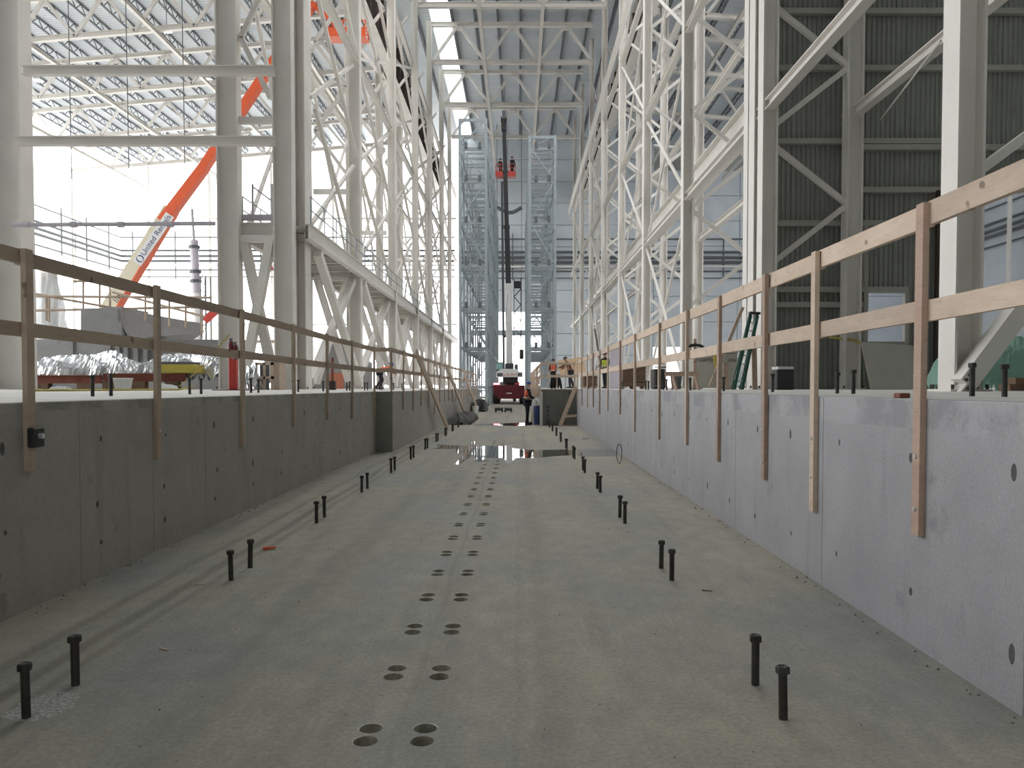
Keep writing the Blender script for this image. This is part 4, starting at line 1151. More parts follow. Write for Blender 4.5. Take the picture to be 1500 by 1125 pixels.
# plywood sheet carried, black coat on the return
b = MB(); b.bar((2.45, 49, 2.75), (4.0, 49, 2.95), .03, .9, (0, 0, 1)); tag(b.build('plywood_sheet', 'ply'), 'orange plywood sheet upright beside the far workers on the right', 'plywood')
mound('coat', 'black coat dumped on the edge of the dark concrete return', 'coat', (1.6, 34.6), .26, .25, .62, 'dark', 21, ZR - .02, .5, 14, 14)

M['net'] = mat_plain('faded_orange_net', (.55, .20, .12), .8)

# ================================================================== RIGHT SLAB
def Z(px, py, Y): return P(px, py, Y).z
def X(px, Y): return P(px, 560, Y).x
# ladder leaning at the paired columns
f0, f1 = Vector((X(1073, 24.3), 24.3, ZR)), Vector((X(1089, 24.3), 24.6, ZR))
t0_, t1_ = P(1099, 460, 25.2), P(1109, 461, 25.2)
t = thing('step_ladder', 'dark green folded step ladder leaning against the paired columns', 'ladder', f0)
for off in (0, .2):
    for p, q in ((f0, t0_), (f1, t1_)):
        b = MB(); b.bar(p + Vector((0, -off * .9, 0)), q + Vector((0, -off * .3, -off * .2)), .09, .03 if off else .04, (0, 1, 0)); b.build('side_rail', 'green', t)
for k in range(1, 9):
    p = f0.lerp(t0_, k / 9); q = f1.lerp(t1_, k / 9)
    b = MB(); b.bar(p, q, .09, .03, (0, 0, 1)); b.build('step', 'alu', t)
for k in (0, 1, 2):
    p = f0.lerp(f1, .15 + .3 * k); q = t0_.lerp(t1_, .15 + .3 * k)
    b = MB(); b.bar(p + Vector((0, -.1, .3)), q + Vector((0, -.06, -.1)), .018, .018, (0, 1, 0)); b.build('spreader', 'alu', t)
b = MB(); b.bar(t0_ + Vector((-.05, -.05, .03)), t1_ + Vector((.06, -.05, .03)), .22, .07, (0, 0, 1)); b.build('top_cap', 'black', t)
t = thing('plank', 'slim plank leaning up towards the paired columns behind the right fence', 'plank', P(1062, 566, 24))
b = MB(); b.bar(P(1040, 566, 24.9), P(1088, 450, 25.0), .05, .1); b.build('board', 'woodl', t)
for k, px in enumerate((1106, 1064)):
    b = MB(); x = X(px, 24.7); b.bar((x, 24.7, ZR), (x + .05, 25.0, ZR + (1.25 if k == 0 else .8)), .15, .05, (0, 1, 0)); tag(b.build('board_offcut', 'woodr'), ('reddish board standing beside the green ladder', 'short reddish board propped left of the green ladder')[k], 'board')
# lettered box behind
xa, xb = X(1019, 29), X(1080, 29)
t = thing('site_box', 'large beige site box with dark lettering behind the right fence', 'box', (xa, 29, ZR))
b = MB(); b.cbox(xa, xb, 29, 30.4, ZR + .05, ZR + 1.28, .02); bx = b.build('body', 'beige', t)
b = MB(); b.box(xa - .02, xb + .02, 28.97, 30.43, ZR + 1.28, ZR + 1.33); b.build('lid', 'beige', t)
b = MB(); b.box(xa + .1, xa + .25, 28.99, 30.3, ZR, ZR + .06); b.box(xb - .25, xb - .1, 28.99, 30.3, ZR, ZR + .06); b.build('skids', 'woodl', t)
lettering('R CAPTION', .17, ((xa * .72 + xb * .28), 28.985, ZR + 1.02), (1, 0, 0), (0, 0, 1), 'inkk', bx)
lettering('LING', .17, ((xa * .1 + xb * .9), 28.985, ZR + 1.02), (1, 0, 0), (0, 0, 1), 'inkk', bx)
b = MB(); x = X(1058, 28); b.path([(x, 29.1, ZR + 1.35), (x, 28.94, ZR + 1.33), (x - .05, 28.93, ZR + 1.0), (x + .04, 28.93, ZR + .75), (x - .02, 28.93, ZR + .45)], .05, 6); tag(b.build('strap', 'yellow'), 'yellow strap hanging down the front of the lettered box', 'strap')
# hose reel and saw horse
t = thing('hose_coil', 'black hose coil on a timber post behind the right fence', 'hose', P(1020, 568, 24))
cx_, cz_ = X(1019, 24), Z(1019, 512, 24); b = MB(); pts = [(cx_ + .25 * math.cos(a), 24 + .02 * k, cz_ + .14 * math.sin(a)) for k, a in enumerate([2 * PI * i / 14 for i in range(15)])]
b.path(pts, .045, 7); b.build('hose', 'rubber', t)
b = MB(); b.box(cx_ - .04, cx_ + .04, 24.1, 24.18, ZR, Z(1019, 496, 24)); b.build('post', 'woodr', t)
t = thing('trestle', 'red brown lumber trestle with splayed legs behind the right fence', 'trestle', P(1005, 568, 21))
xa, xb = X(985, 21.5), X(1024, 21.5)
b = MB(); b.bar((xa - .2, 21.5, ZR + .42), (xb, 21.5, ZR + .42), .05, .12, (0, 0, 1)); b.build('top_bar', 'woodr', t)
for x in (xa, xb - .12):
    for s_ in (-1, 1):
        b = MB(); b.bar((x, 21.5, ZR + .42), (x + .05, 21.5 + s_ * .3, ZR), .05, .09); b.build('leg', 'woodr', t)
# pallets, crates
def crate(name, label, x0, x1, y0, y1, z0, z1, mt, nb=4, cat='crate', slat='woodl'):
    t = thing(name, label, cat, ((x0 + x1) / 2, y0, z0))
    b = MB(); b.cbox(x0 + .03, x1 - .03, y0 + .03, y1 - .03, z0 + .1, z1, .01); b.build('load', mt, t)
    for k in range(nb):
        z = z0 + .1 + (z1 - z0 - .1) * (k + .5) / nb; h = (z1 - z0 - .1) / nb * .42
        b = MB(); b.box(x0, x1, y0, y0 + .025, z - h, z + h); b.build('slat', mt, t)
    for x in (x0 + .05, (x0 + x1) / 2, x1 - .05):
        b = MB(); b.box(x - .05, x + .05, y0, y1, z0, z0 + .1); b.build('skid', slat, t)
    return t
M['crate'] = mat_wood('dark_brown_boards', (.13, .08, .05), (.19, .12, .075))
crate('crate', 'dark brown board crate behind the right fence left of the lettered box', X(912, 33), X(946, 33), 33, 34, ZR, ZR + .92, 'crate', 5)
crate('crate', 'low red brown board crate beside the yellow vested worker', X(855, 37), X(875, 37), 37, 38, ZR, ZR + .58, 'crate', 3)
b = MB(); b.cbox(X(893, 44), X(912, 44), 44, 44.1, ZR, ZR + 2.3, .02); tag(b.build('grey_panel', 'lavender'), 'pale grey panel standing between the worker and the brown crate', 'panel')
t = thing('site_box', 'black equipment box with a pale lid beside the grey siding', 'box', P(1150, 571, 22))
b = MB(); b.cbox(X(1138, 22), X(1163, 22), 22, 22.5, ZR, Z(1150, 541, 22), .02); b.build('body', 'black', t)
b = MB(); b.box(X(1139, 22), X(1162, 22), 21.97, 22.5, Z(1150, 541, 22), Z(1150, 537, 22)); b.build('lid', 'cloth', t)
# equipment near the far right openings
t = thing('generator', 'dark portable generator on the right slab behind the trestle', 'generator', P(968, 568, 30))
b = MB(); b.cbox(X(958, 30), X(975, 30), 30, 30.8, ZR, ZR + .75, .05); b.build('housing', 'black', t)
b = MB(); b.tube((X(958, 30), 29.95, ZR + .12), (X(975, 30), 29.95, ZR + .12), .03, 6); b.tube((X(958, 30), 29.95, ZR + .8), (X(975, 30), 29.95, ZR + .8), .03, 6); b.build('tube_frame', 'dgrey', t)
t = thing('drum', 'grey plastic tub on the right slab behind the trestle', 'tub', P(992, 568, 30))
b = MB(); b.lathe((X(992, 30), 30.2, ZR), [(.17, 0), (.22, .5), (.24, .52), (.2, .52), (.15, .1)], 14); b.build('tub_body', 'dgrey', t)
# beige leaning boards
t = thing('leaning_board', 'large beige board propped at a slant in front of the siding opening', 'board', P(1300, 571, 24.5))
q = [P(1277, 571, 24.2), P(1341, 571, 24.2), P(1337, 506, 24.9), P(1262, 501, 24.9)]
q[0].z = q[1].z = ZR
b = MB(); b.add(q + [p + Vector((0, .03, 0)) for p in q], [(0, 1, 2, 3), (7, 6, 5, 4), (0, 4, 5, 1), (1, 5, 6, 2), (2, 6, 7, 3), (3, 7, 4, 0)]); b.build('board', 'beige', t)
b = MB(); b.bar(P(1262, 501, 25.0), P(1276, 571, 25.6), .05, .04); b.build('prop', 'woodl', t)
t = thing('caution_tape', 'yellow tape strung across the grey siding from column to post', 'tape', P(1220, 497, 25.9))
b = MB(); pp = [P(1214, 494, 26.9), P(1249, 498, 26.6), P(1290, 512, 26), P(1340, 521, 25.6)]
for p, q_ in zip(pp, pp[1:]): b.bar(p, q_, .01, .07, (0, 0, 1))
b.build('tape', 'yellow', t)
# diagonal brace at the nearest right column
t = thing('diagonal_brace', 'thick white tube brace rising to the right from the nearest right column', 'steel brace', P(1413, 566, 14.0))
p, q = P(1410, 563, 13.9), P(1412, 563, 13.9) 
q = P(1570, 350, 13.9); b = MB(); b.bar(p, q, .30, .36, (0, 1, 0)); b.build('tube', 'steel', t)
dv = (q - p).normalized(); b = MB(); b.bar(p - dv * .25, p + dv * .25, .03, .3, (0, 1, 0)); gp = b.build('gusset_plate', 'steel', t)
for k in range(3):
    c_ = p + dv * (.02 + .1 * k) + Vector((-.06, -.17, .06)); b = MB(); b.tube(c_, c_ + Vector((0, -.05, 0)), .03, 6); b.build('bolt', 'stub', gp)
strutp = [P(1434, 250, 14.3), P(1570, 150, 14.3)]
b = MB(); b.bar(strutp[0], strutp[1], .16, .2, (0, 1, 0)); tag(b.build('diagonal_brace', 'steel'), 'thin upper brace rising to the right from the nearest right column', 'steel brace')
mound('plastic_heap', 'heap of pale green plastic sheeting behind the nearest right column', 'plastic sheet', (X(1452, 17.5), 17.5), 1.0, .7, 1.15, 'green_wrap', 31, ZR, .55, 40, 30)
mound('plastic_heap', 'flat green plastic bundle at the right edge behind the stubs', 'plastic sheet', (X(1525, 18), 18), .75, .6, .75, 'green_wrap', 33, ZR, .4, 24, 20)
t = thing('block_stack', 'dark timber blocks stacked under the green plastic', 'blocks', (X(1492, 16.2), 16.2, ZR))
for k, (px, z_) in enumerate(((1484, 0), (1500, 0), (1492, .13))):
    b = MB(); x = X(px, 16.2); b.cbox(x - .12, x + .12, 16.1, 16.5, ZR + z_, ZR + z_ + .13, .01); b.build('block', 'crate', t)
b = MB(); b.cbox(X(1425, 15.2), X(1436, 15.2), 15.1, 15.4, ZR, ZR + .42, .03); tag(b.build('stub_pedestal', 'brown'), 'short dark brown block standing behind the nearest right column', 'block')
# rolled lumber on right slab
b = MB(); b.tube(P(1290, 175, 26.6) , P(1378, 60, 20), .03, 6); tag(b.build('conduit', 'steel'), 'thin bright conduit running above the long right strut', 'conduit')

# ================================================================== LEFT SLAB
Yh = 37.5
mound('foil_heap', 'long heap under crinkled silvery plastic sheet behind the near left post', 'plastic sheet', (X(130, Yh), Yh), (X(205, Yh) - X(55, Yh)) / 2, 1.5, 1.30, 'foil', 11, ZL + .42, .42, 44, 22)
mound('foil_heap', 'heap under crinkled silvery plastic sheet left of the red extinguisher stand', 'plastic sheet', (X(272, Yh), Yh + .4), (X(336, Yh) - X(205, Yh)) / 2, 1.5, 1.36, 'foil', 12, ZL + .42, .38, 38, 22)
mound('foil_heap', 'small silvery plastic bundle low behind the thick edge column', 'plastic sheet', (X(52, Yh) - .6, Yh + .2), .9, .9, .75, 'foil', 13, ZL + .42, .5, 26, 20)
mound('foil_heap', 'bit of silvery plastic sheet past the thick edge column', 'plastic sheet', (X(-2, 40), 40), 1.2, .8, .9, 'foil', 14, ZL + .95, .5, 20, 14)
for lab, a, c, zt in (('red brown primed steel beam lying under the silvery heap, left', -5, 150, .62), ('red brown primed steel beam lying under the silvery heap, right', 152, 272, .70)):
    t = thing('primed_beam', lab, 'steel beam', (X(a, 36), 36, ZL))
    b = MB(); b.hsec((X(a, 35.9), 35.9, ZL + zt - .17), (X(c, 35.9), 35.9, ZL + zt - .17), .36, .3, .03, .02, (0, 0, 1)); b.build('beam', 'primer', t)
    for u in (.1, .45, .85):
        x = X(a + (c - a) * u, 36); b = MB(); b.box(x - .3, x + .3, 35.75, 36.1, ZL, ZL + zt - .35); b.build('bearer', 'crate', t)
b = MB(); b.box(X(-40, 44), X(12, 44), 44, 44.4, ZL, ZL + 1.5); tag(b.build('primed_plate', 'primer'), 'red brown primed plate at the far left edge', 'steel plate')
t = thing('yellow_machine', 'yellow machine base half covered by the silvery sheet', 'machine', (X(262, 35.6), 35.6, ZL + .7))
b = MB(); b.cbox(X(236, 35.6), X(290, 35.6), 35.2, 36.4, ZL + .72, ZL + 1.08, .03); b.build('base', 'yellow', t)
b = MB(); b.box(X(240, 35.6), X(284, 35.6), 35.25, 36.3, ZL + 1.08, ZL + 1.2); b.build('dark_top', 'dgrey', t)  # dark grey box on top of the yellow base
t = thing('bucket', 'square white bucket on the left slab before the red brown beam', 'bucket', (X(180, 30), 30, ZL))
b = MB(); x = X(180, 30); b.add([(x-.2,29.8,ZL),(x+.2,29.8,ZL),(x+.2,30.2,ZL),(x-.2,30.2,ZL),(x-.25,29.75,ZL+.42),(x+.25,29.75,ZL+.42),(x+.25,30.25,ZL+.42),(x-.25,30.25,ZL+.42)],[(0,3,2,1),(4,5,6,7),(0,1,5,4),(1,2,6,5),(2,3,7,6),(3,0,4,7)]); bk_ = b.build('pail', 'cloth', t)
b = MB(); b.box(x - .27, x + .27, 29.73, 30.27, ZL + .40, ZL + .44); b.build('rim', 'white', bk_)
mound('rag_pile', 'small pale rag pile on the slab under the red brown beam', 'rags', (X(88, 31), 31), .35, .25, .16, 'cloth', 41, ZL, .5, 14, 10)
mound('plastic_bag', 'small shiny plastic bag on the slab behind the second left post', 'plastic bag', (X(243, 30), 30), .35, .25, .25, 'clear', 42, ZL, .5, 14, 10)
b = MB(); pts = [P(px, py, Y_) for px, py, Y_ in ((40, 574, 20), (100, 573.5, 21), (150, 572.5, 23), (210, 572, 25), (262, 570.5, 26), (282, 566, 27))]
for p in pts[:-1]: p.z = ZL + .03
b.path(pts, .03, 5); tag(b.build('yellow_hose', 'yellow'), 'yellow hose lying along the left slab', 'hose')
t = thing('extinguisher_stand', 'red extinguisher stand with two extinguishers beside the left column', 'extinguisher', (X(342, 27), 27, ZL))
x = X(342, 27); b = MB(); b.cbox(x - .13, x + .13, 26.9, 27.1, ZL + .02, ZL + 1.1, .02); b.build('stand', 'bred', t)
b = MB(); b.box(x - .55, x + .6, 26.6, 27.4, ZL, ZL + .03); b.build('base_plate', 'red', t)
for dx_, zz in ((-.03, 1.12), (.12, 1.0)):
    b = MB(); b.lathe((x + dx_, 26.85, ZL + zz), [(.07, 0), (.08, .02), (.08, .40), (.05, .47), (.025, .49), (.025, .54)], 12); ex = b.build('cylinder', 'red', t)
    b = MB(); b.bar((x + dx_ - .05, 26.85, ZL + zz + .55), (x + dx_ + .06, 26.85, ZL + zz + .57), .03, .03); b.build('valve_handle', 'black', ex)
    b = MB(); b.path([(x + dx_ + .04, 26.85, ZL + zz + .52), (x + dx_ + .11, 26.83, ZL + zz + .4), (x + dx_ + .09, 26.82, ZL + zz + .15)], .012, 5); b.build('hose', 'black', ex)
b = MB(); b.bar(P(316, 513, 27.3), P(336, 490, 27.3), .02, .08, (0, 1, 0)); b.bar(P(262, 566, 27.3), P(330, 511, 27.3), .012, .05, (0, 1, 0)); tag(b.build('yellow_tape', 'yellow'), 'yellow tape tied to the red extinguisher stand', 'tape')
# wooden crate by the near left column
t = thing('crate', 'open lumber crate standing beside the nearest left column', 'crate', (X(388, 31.5), 31.5, ZL))
xa, xb = X(374, 31.5), X(401, 31.5); zt = Z(388, 531, 31.5)
b = MB(); b.box(xa + .05, xb - .3, 31.9, 31.95, ZL, zt - .05); b.build('back_panel', 'dgrey', t)
for x0, x1, z0, z1 in ((xa, xa + .1, ZL, zt), (xb - .1, xb, ZL, zt), (xa, xb, zt - .1, zt), (xa, xb, ZL + .42, ZL + .52), ((xa + xb) / 2 - .04, (xa + xb) / 2 + .04, ZL, zt)):
    b = MB(); b.box(x0, x1, 31.45, 31.52, z0, z1); b.build('slat', 'wood', t)
b = MB(); b.bar((xa + .1, 31.48, ZL + .5), (xa + .35, 31.48, ZL), .06, .03, (0, 1, 0)); b.build('slat', 'wood', t)
b = MB(); b.box(xb + .01, xb + .22, 31.5, 32.3, ZL, zt + .05); tag(b.build('plywood_board', 'woodl'), 'brown board standing against the crate by the nearest left column', 'board')
mound('plastic_bag', 'white plastic bag hanging by the crate and extinguisher stand', 'plastic bag', (X(370, 31.3), 31.2), .3, .2, .95, 'foil', 51, ZL, .6, 14, 14)
t = thing('pipe_stand', 'dark red pipe stand beside the nearest left column', 'pipe stand', (X(487, 32), 32, ZL))
b = MB(); x = X(487, 32); b.cbox(x - .12, x + .12, 31.9, 32.15, ZL, Z(487, 558, 32), .01); b.build('base', 'brown', t)
b = MB(); b.tube((x, 32, Z(487, 558, 32)), (x, 32, Z(487, 524, 32)), .05, 8); b.build('pipe', 'primer', t)
# concrete plinths and cantilevered block
b = MB(); b.cbox(X(-60, 46), X(325, 46), 46, 47, ZL, Z(100, 497, 46), .03)
wl_ = thing('concrete_wall', 'long grey concrete wall behind the silvery heaps', 'concrete wall', (-20, 46, ZL)); b.build('wall', 'cwall', wl_)
for px in (105, 160, 173, 185, 200, 214, 228):
    b = MB(); x = X(px, 45.9); b.box(x - .12, x + .12, 45.85, 46, ZL + 1.2, Z(100, 497, 46)); b.build('rib', 'cwall', wl_)
Yb = 42.0
t = thing('concrete_block', 'big cantilevered grey concrete block behind the near left fence', 'concrete block', (X(205, Yb), Yb, 4.2))
pts0 = [(120, 452), (180, 449), (180, 497), (120, 497)]
pf = [P(118, 497, Yb), P(178, 497, Yb), P(178, 449, Yb), P(118, 453, Yb)]
b = MB(); b.add(pf + [p + Vector((0, 3, 0)) for p in pf], [(0, 1, 2, 3), (7, 6, 5, 4), (0, 4, 5, 1), (1, 5, 6, 2), (2, 6, 7, 3), (3, 7, 4, 0)]); b.build('end_block', 'cwall', t)
pr = [P(298, 474, 52), P(172, 452, Yb - .1), P(172, 466, Yb - .1), P(298, 487, 52)]
lo = [P(276, 503, 52), P(190, 497, Yb + .4)]
b = MB(); vs = pr + [lo[1], lo[0]] + [pr[0] + Vector((-4, 3, 0)), pr[1] + Vector((-3, 3, 0))]
b.add(vs, [(0, 1, 2, 3), (3, 2, 4, 5), (0, 6, 7, 1), (0, 3, 5, 6), (1, 7, 4, 2), (4, 7, 6, 5)]); b.build('slanted_beam', 'cwall', t)
t = thing('guard_rail', 'brown pipe guard rail on top of the cantilevered concrete block', 'guard rail', P(150, 450, Yb))
seg = [((48, 434), (310, 436)), ((48, 455), (330, 449)), ((108, 412), (170, 412)), ((48, 430), (170, 452)), ((165, 428), (300, 464))]
for a, c in seg:
    b = MB(); b.tube(P(*a, Yb + .2), P(*c, Yb + .4), .07, 6); b.build('rail', 'woodl', t)
for px, y0, y1 in ((68, 436, 470), (122, 412, 470), (146, 414, 450), (161, 413, 450), (72, 436, 472), (213, 425, 470), (248, 437, 478), (272, 440, 480), (296, 450, 490)):
    b = MB(); b.tube(P(px, y1, Yb + .3), P(px, y0, Yb + .3), .06, 6); b.build('post', 'woodl', t)
t = thing('wrapped_bundle', 'tall bundle wrapped in clear plastic behind the near left post', 'plastic sheet', (X(75, 48), 48, 4.5))
def wrapf(u, v):
    a = u * 2 * PI; r = 1.0 + .22 * math.sin(3 * a + 5 * v) + .12 * math.sin(7 * a - 9 * v)
    hgt = Z(75, 500, 48) + v * (Z(75, 392, 48) - Z(75, 500, 48))
    k = (1 - .65 * v ** 3) * .85
    return (X(75, 48) + math.cos(a) * r * k * .9, 48 + math.sin(a) * r * k * .6, hgt + .15 * math.sin(4 * a) * v)
b = MB(); b.grid(28, 20, wrapf); b.build('wrap', 'clear', t, fix=False)
b = MB(); b.box(X(66, 48), X(84, 48), 47.8, 48.2, ZL, Z(75, 400, 48)); b.build('post_inside', 'steel', t)
# lumber stack and low boards behind the columns
for k, (px0, px1, y0, y1) in enumerate(((297, 340, 520, 525), (290, 345, 508, 512), (300, 405, 498, 502))):
    b = MB(); Y_ = 50 + k * 2; b.box(P(px0, y0, Y_).x, P(px1, y0, Y_).x, Y_, Y_ + .5, P(px0, y1, Y_).z, P(px0, y0, Y_).z); tag(b.build('lumber_bundle', 'wood'), 'lumber bundle behind the near left columns, %s of three' % ('lowest', 'middle', 'topmost')[k], 'lumber')
t = thing('concrete_plinth', 'grey concrete plinth with sloped top behind the left columns', 'concrete plinth', (X(505, 52), 52, ZL))
p = [(X(458, 52), ZL), (X(533, 52), ZL), (X(533, 52), Z(500, 530, 52)), (X(500, 52), Z(500, 503, 52)), (X(470, 52), Z(500, 503, 52))]
b = MB(); b.prism(p, 'y', 52, 55); b.build('plinth', 'cwall', t)
b = MB(); b.box(X(483, 50), X(503, 50), 50, 50.05, ZL, Z(500, 546, 50)); tag(b.build('safety_net', 'net'), 'orange barrier net hanging behind the left fence', 'barrier net')
# ================================================================== BOOM LIFTS, MAST
YB = 54.0
A, B_, C_, D_ = P(146, 478, YB), P(251, 306, YB), P(400, 92, YB), P(453, 14, YB)
t = thing('boom_lift', 'boom lift with a cream and orange telescopic boom over the left hall', 'boom lift', (A.x, YB, ZL))
def seg(p, q, w0, name, mt, w1=None):
    b = MB(); b.bar(p, q, .7, w0, (0, 0, 1), .6, w1 or w0); return b.build(name, mt, t)
bs = seg(A, B_, 1.02, 'boom_base', 'cream', .82)
dv = (B_ - A).normalized(); nv = Vector((-dv.z, 0, dv.x))
b = MB(); b.bar(A - nv * .47, B_ - nv * .39, .74, .10, (0, 0, 1)); b.build('orange_edge', 'orange', bs)
seg(B_ - dv * 1, A.lerp(C_, .60), .66, 'boom_section', 'orange', .6); seg(A.lerp(C_, .57), C_, .52, 'boom_section', 'orange'); seg(C_, D_, .44, 'boom_section', 'orange')
pA, pB = P(206, 380, YB - .45), P(248, 318, YB - .45)
dl = (pB - pA).normalized(); nl = Vector((-dl.z, 0, dl.x))
b = MB(); b.bar(pA - dl * .35 + nl * .05, pB + dl * .15 + nl * .05, .03, .62, nl); lb = b.build('name_label', 'white', bs)
lettering('United Rentals', .52, (pA.lerp(pB, .56) + nl * .05 + Vector((0, -.03, 0))), dl, nl, 'ink', lb)
lc = pA + dl * .02 + nl * .05 + Vector((0, -.03, 0))
b = MB()
for sgn in (-1, 1):
    pl = []
    for k in range(9):
        a = -PI / 2 + PI * k / 8; pl.append(lc + (dl * (math.cos(a) * .20 * sgn + .04 * sgn) + nl * math.sin(a) * .24))
    pl2 = [p_ + dl * -.09 * sgn for p_ in pl]
    for k in range(8): b.add([pl[k], pl[k + 1], pl2[k + 1], pl2[k]], [(0, 1, 2, 3)])
b.build('round_emblem', 'ink', lb)
pc = P(172, 437, YB - .55); lettering('lin', .6, pc, dl, nl, 'inkk', bs)
K = P(462, 6, YB); J = P(487, 40, YB)
b = MB(); b.bar(D_, K, .4, .5, (0, 1, 0)); b.bar(K, J, .36, .42, (0, 1, 0)); b.build('jib', 'orange', t)
b = MB(); b.tube(P(478, 32, YB), P(482, 48, YB), .35, 10); b.build('rotator', 'brown', t)
pa, pb = P(484, 58, YB), P(537, 58, YB); z0 = pa.z; z1 = P(484, 44, YB).z
t2 = t
b = MB(); b.box(pa.x, pb.x, YB - .5, YB + .6, z0, z0 + .12); bk2 = b.build('platform', 'orange', t)
b = MB()
for z in (z0 + .55, z1 + .4):
    for y in (YB - .5, YB + .6): b.bar((pa.x, y, z), (pb.x, y, z), .06, .06)
    for x in (pa.x, pb.x): b.bar((x, YB - .5, z), (x, YB + .6, z), .06, .06)
for k in range(6):
    x = pa.x + (pb.x - pa.x) * k / 5
    for y in (YB - .5, YB + .6): b.bar((x, y, z0), (x, y, z1 + .4), .06, .06)
b.build('basket_rails', 'orange', bk2)
b = MB(); b.box(pa.x, pb.x, YB - .52, YB - .5, z0, z0 + .5); b.build('kick_panel', 'orange', bk2)
b = MB(); b.cbox(A.x - 2.2, A.x + 2.0, YB - 1.2, YB + 1.4, ZL + .55, ZL + 1.3, .08); b.build('chassis', 'orange', t)
b = MB(); b.cbox(A.x - 2.0, A.x + .8, YB - 1.0, YB + 1.2, ZL + 1.35, ZL + 2.9, .1); b.build('turret', 'cream', t)
for dx_ in (-1.7, 1.5):
    for y in (YB - 1.35, YB + 1.2):
        b = MB(); b.lathe((A.x + dx_, y, ZL + .55), [(.3, 0), (.53, .04), (.55, .3), (.5, .36), (.2, .36)], 14, (0, 1, 0)); b.build('wheel', 'rubber', t)
# mast on the left
t = thing('telescopic_mast', 'slender grey and white telescopic mast in the bright left hall', 'mast', (X(290, 70), 70, ZL))
for (a, c, r, mt) in (((281, 306), (284, 352), .12, 'lavender'), ((284, 352), (288, 440), .34, 'lavender'), ((287, 430), (292, 566), .44, 'white')):
    b = MB(); b.tube(P(*c, 70), P(*a, 70), r, 12); b.build('mast_section', mt, t)
for py, r in ((362, .48), (398, .50), (412, .5)):
    b = MB(); c_ = P(284 + (py - 352) * .045, py, 70); b.tube(c_ - Vector((0, 0, .12)), c_ + Vector((0, 0, .12)), r, 12); b.build('collar', 'dgrey', t)
b = MB(); x = X(292, 70); b.cbox(x - 1.2, x + 1.4, 69, 71.4, ZL, ZL + 1.6, .08); b.build('carrier', 'bred', t)
t = thing('scaffold_tower', 'thin dark scaffold tower beside the telescopic mast', 'scaffold', (X(300, 66), 66, ZL))
for px in (298, 306):
    for y in (65.6, 66.6):
        b = MB(); b.tube((X(px, 66), y, ZL), (X(px, 66), y, Z(300, 405, 66)), .05, 6); b.build('standard', 'dgrey', t)
b = MB(); k = 0; z = ZL + .5
while z < Z(300, 410, 66):
    b.bar((X(298, 66), 65.6, z), (X(306, 66), 65.6, z), .06, .06); b.bar((X(298, 66), 65.6, z), (X(306, 66), 65.6, z + .9), .05, .05); z += .9
b.build('ledgers', 'dgrey', t)
b = MB(); b.bar(P(300, 470, 60), P(322, 450, 60), .3, .5); b.bar(P(322, 450, 60), P(334, 452, 60), .3, .4); tag(b.build('lift_arm', 'bred'), 'bright red lift arm low beside the telescopic mast', 'lift arm')
b = MB(); b.bar(P(384, 396, 62), P(398, 388, 62), .3, .6); tag(b.build('lift_arm', 'bred'), 'red lift arm seen under the near end of the left walkway', 'lift arm')
# far lift between the racks
YF = 84.5
t = thing('boom_lift', 'red work platform high between the racks beside the crane boom', 'boom lift', (-1.0, 90, 0))
pa, pb = P(726, 258, YF), P(755, 258, YF); z0 = pa.z; z1 = P(721, 251, YF).z
b = MB(); b.box(pa.x, pb.x, YF, YF + 1, z0, z0 + .1); b.box(pa.x, pb.x, YF - .04, YF, z0, z1); bk3 = b.build('platform', 'bred', t)
b = MB()
for z in (z1 + .35, z1 + .75):
    for y in (YF, YF + 1): b.bar((pa.x, y, z), (pb.x, y, z), .05, .05)
for k in range(5):
    x = pa.x + (pb.x - pa.x) * k / 4
    for y in (YF, YF + 1): b.bar((x, y, z0), (x, y, z1 + .75), .05, .05)
b.build('basket_rails', 'bred', bk3)
xm = P(735, 300, YF).x
b = MB(); b.bar((xm, YF + 1.3, z0 - .2), (xm + .1, 91, 2.2), .24, .4, (0, 1, 0)); b.build('boom', 'dgrey', t)
b = MB(); b.cbox(xm - 1.2, xm + 1.4, 89.5, 93.5, .5, 1.9, .1); b.build('chassis', 'bred', t)
for dx_ in (-1.2, 1.1):
    for y in (90.2, 92.8):
        b = MB(); b.lathe((xm + dx_, y, .5), [(.3, 0), (.48, .04), (.5, .3), (.2, .34)], 12, (1, 0, 0)); b.build('wheel', 'rubber', t)
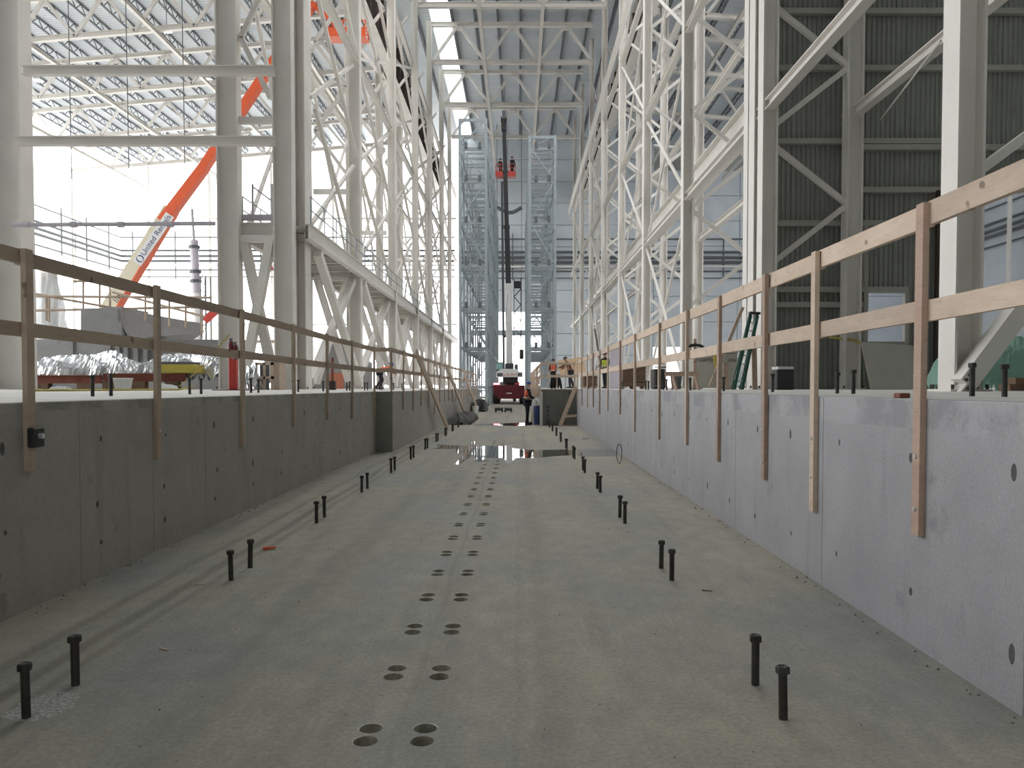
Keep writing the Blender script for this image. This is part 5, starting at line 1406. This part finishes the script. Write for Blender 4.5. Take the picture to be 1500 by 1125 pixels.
person('worker in dark clothes on the high red platform, left of the boom', (P(733, 250, YF).x, YF + .5, z0 + .1), math.radians(20), 1.0, .1, ((.5, .6), (.4, .8)), ((.03, 0), (-.03, 0)), 'dark', None, 'dark', 'hat_d')
person('worker in dark clothes on the high red platform, right of the boom', (P(750, 250, YF).x, YF + .5, z0 + .1), math.radians(-20), 1.1, .0, ((1.6, .6), (.4, .5)), ((.03, 0), (-.03, 0)), 'dark', None, 'dark', 'hat_d')
t = thing('hung_chain', 'dark sagging hose hung across the end wall between the racks', 'hose', (P(745, 310, 116).x, 116, 24))
pts = [P(728, 304, 116), P(736, 308, 116), P(744, 311.5, 116), P(752, 311, 116), P(764, 304, 116)]
b = MB(); b.path(pts, .28, 7); b.build('hose', 'dgrey', t)
for p in (pts[0], pts[-1]):
    b = MB(); b.tube(p, (p.x, p.y, zdeck(p.x) + .02), .05, 5); b.build('hanger', 'dgrey', t)
# ================================================================== HALL LAMPS, CABLES
for lab, px, py, Y_ in (('round white hall lamp, upper one seen past the near left beams', 235, 45, 72), ('round white hall lamp, lower one seen beside the near left column', 305, 117, 88), ('round white hall lamp seen far off above the nearest left column', 418, 8, 66), ('small round hall lamp high over the left hall edge', 60, 118, 86)):
    p = P(px, py, Y_); p.x = LX - 1.2 - 2.42 * (round((LX - 1.2 - p.x) / 2.42 - .5) + .5); t = thing('hall_lamp', lab, 'lamp', p)
    b = MB(); b.lathe(p, [(.52, 0), (.50, .1), (.25, .25), (.12, .5), (.05, .55)], 16); b.build('shade', 'white', t)
    b = MB(); b.lathe(p - Vector((0, 0, .03)), [(.46, 0), (.46, .03)], 16); b.build('lens', 'lamp', t)
    b = MB(); b.tube(p + Vector((0, 0, .5)), (p.x, p.y, zdeck(p.x) - .015), .03, 5); b.build('drop_rod', 'dgrey', t)
for k, (px, yb) in enumerate(((99, 262), (183, 258), (265, 252), (347, 380))):
    p = P(px, 20, 50); q = P(px + 6, yb, 50)
    o = MB().tube((q.x, 50, q.z), (p.x, 50, zdeck(p.x)), .028, 5).build('hanging_cable', 'dgrey')
    tag(o, 'thin dark cable hanging from the left hall roof, %s from the edge column' % ORD1[k], 'cable')
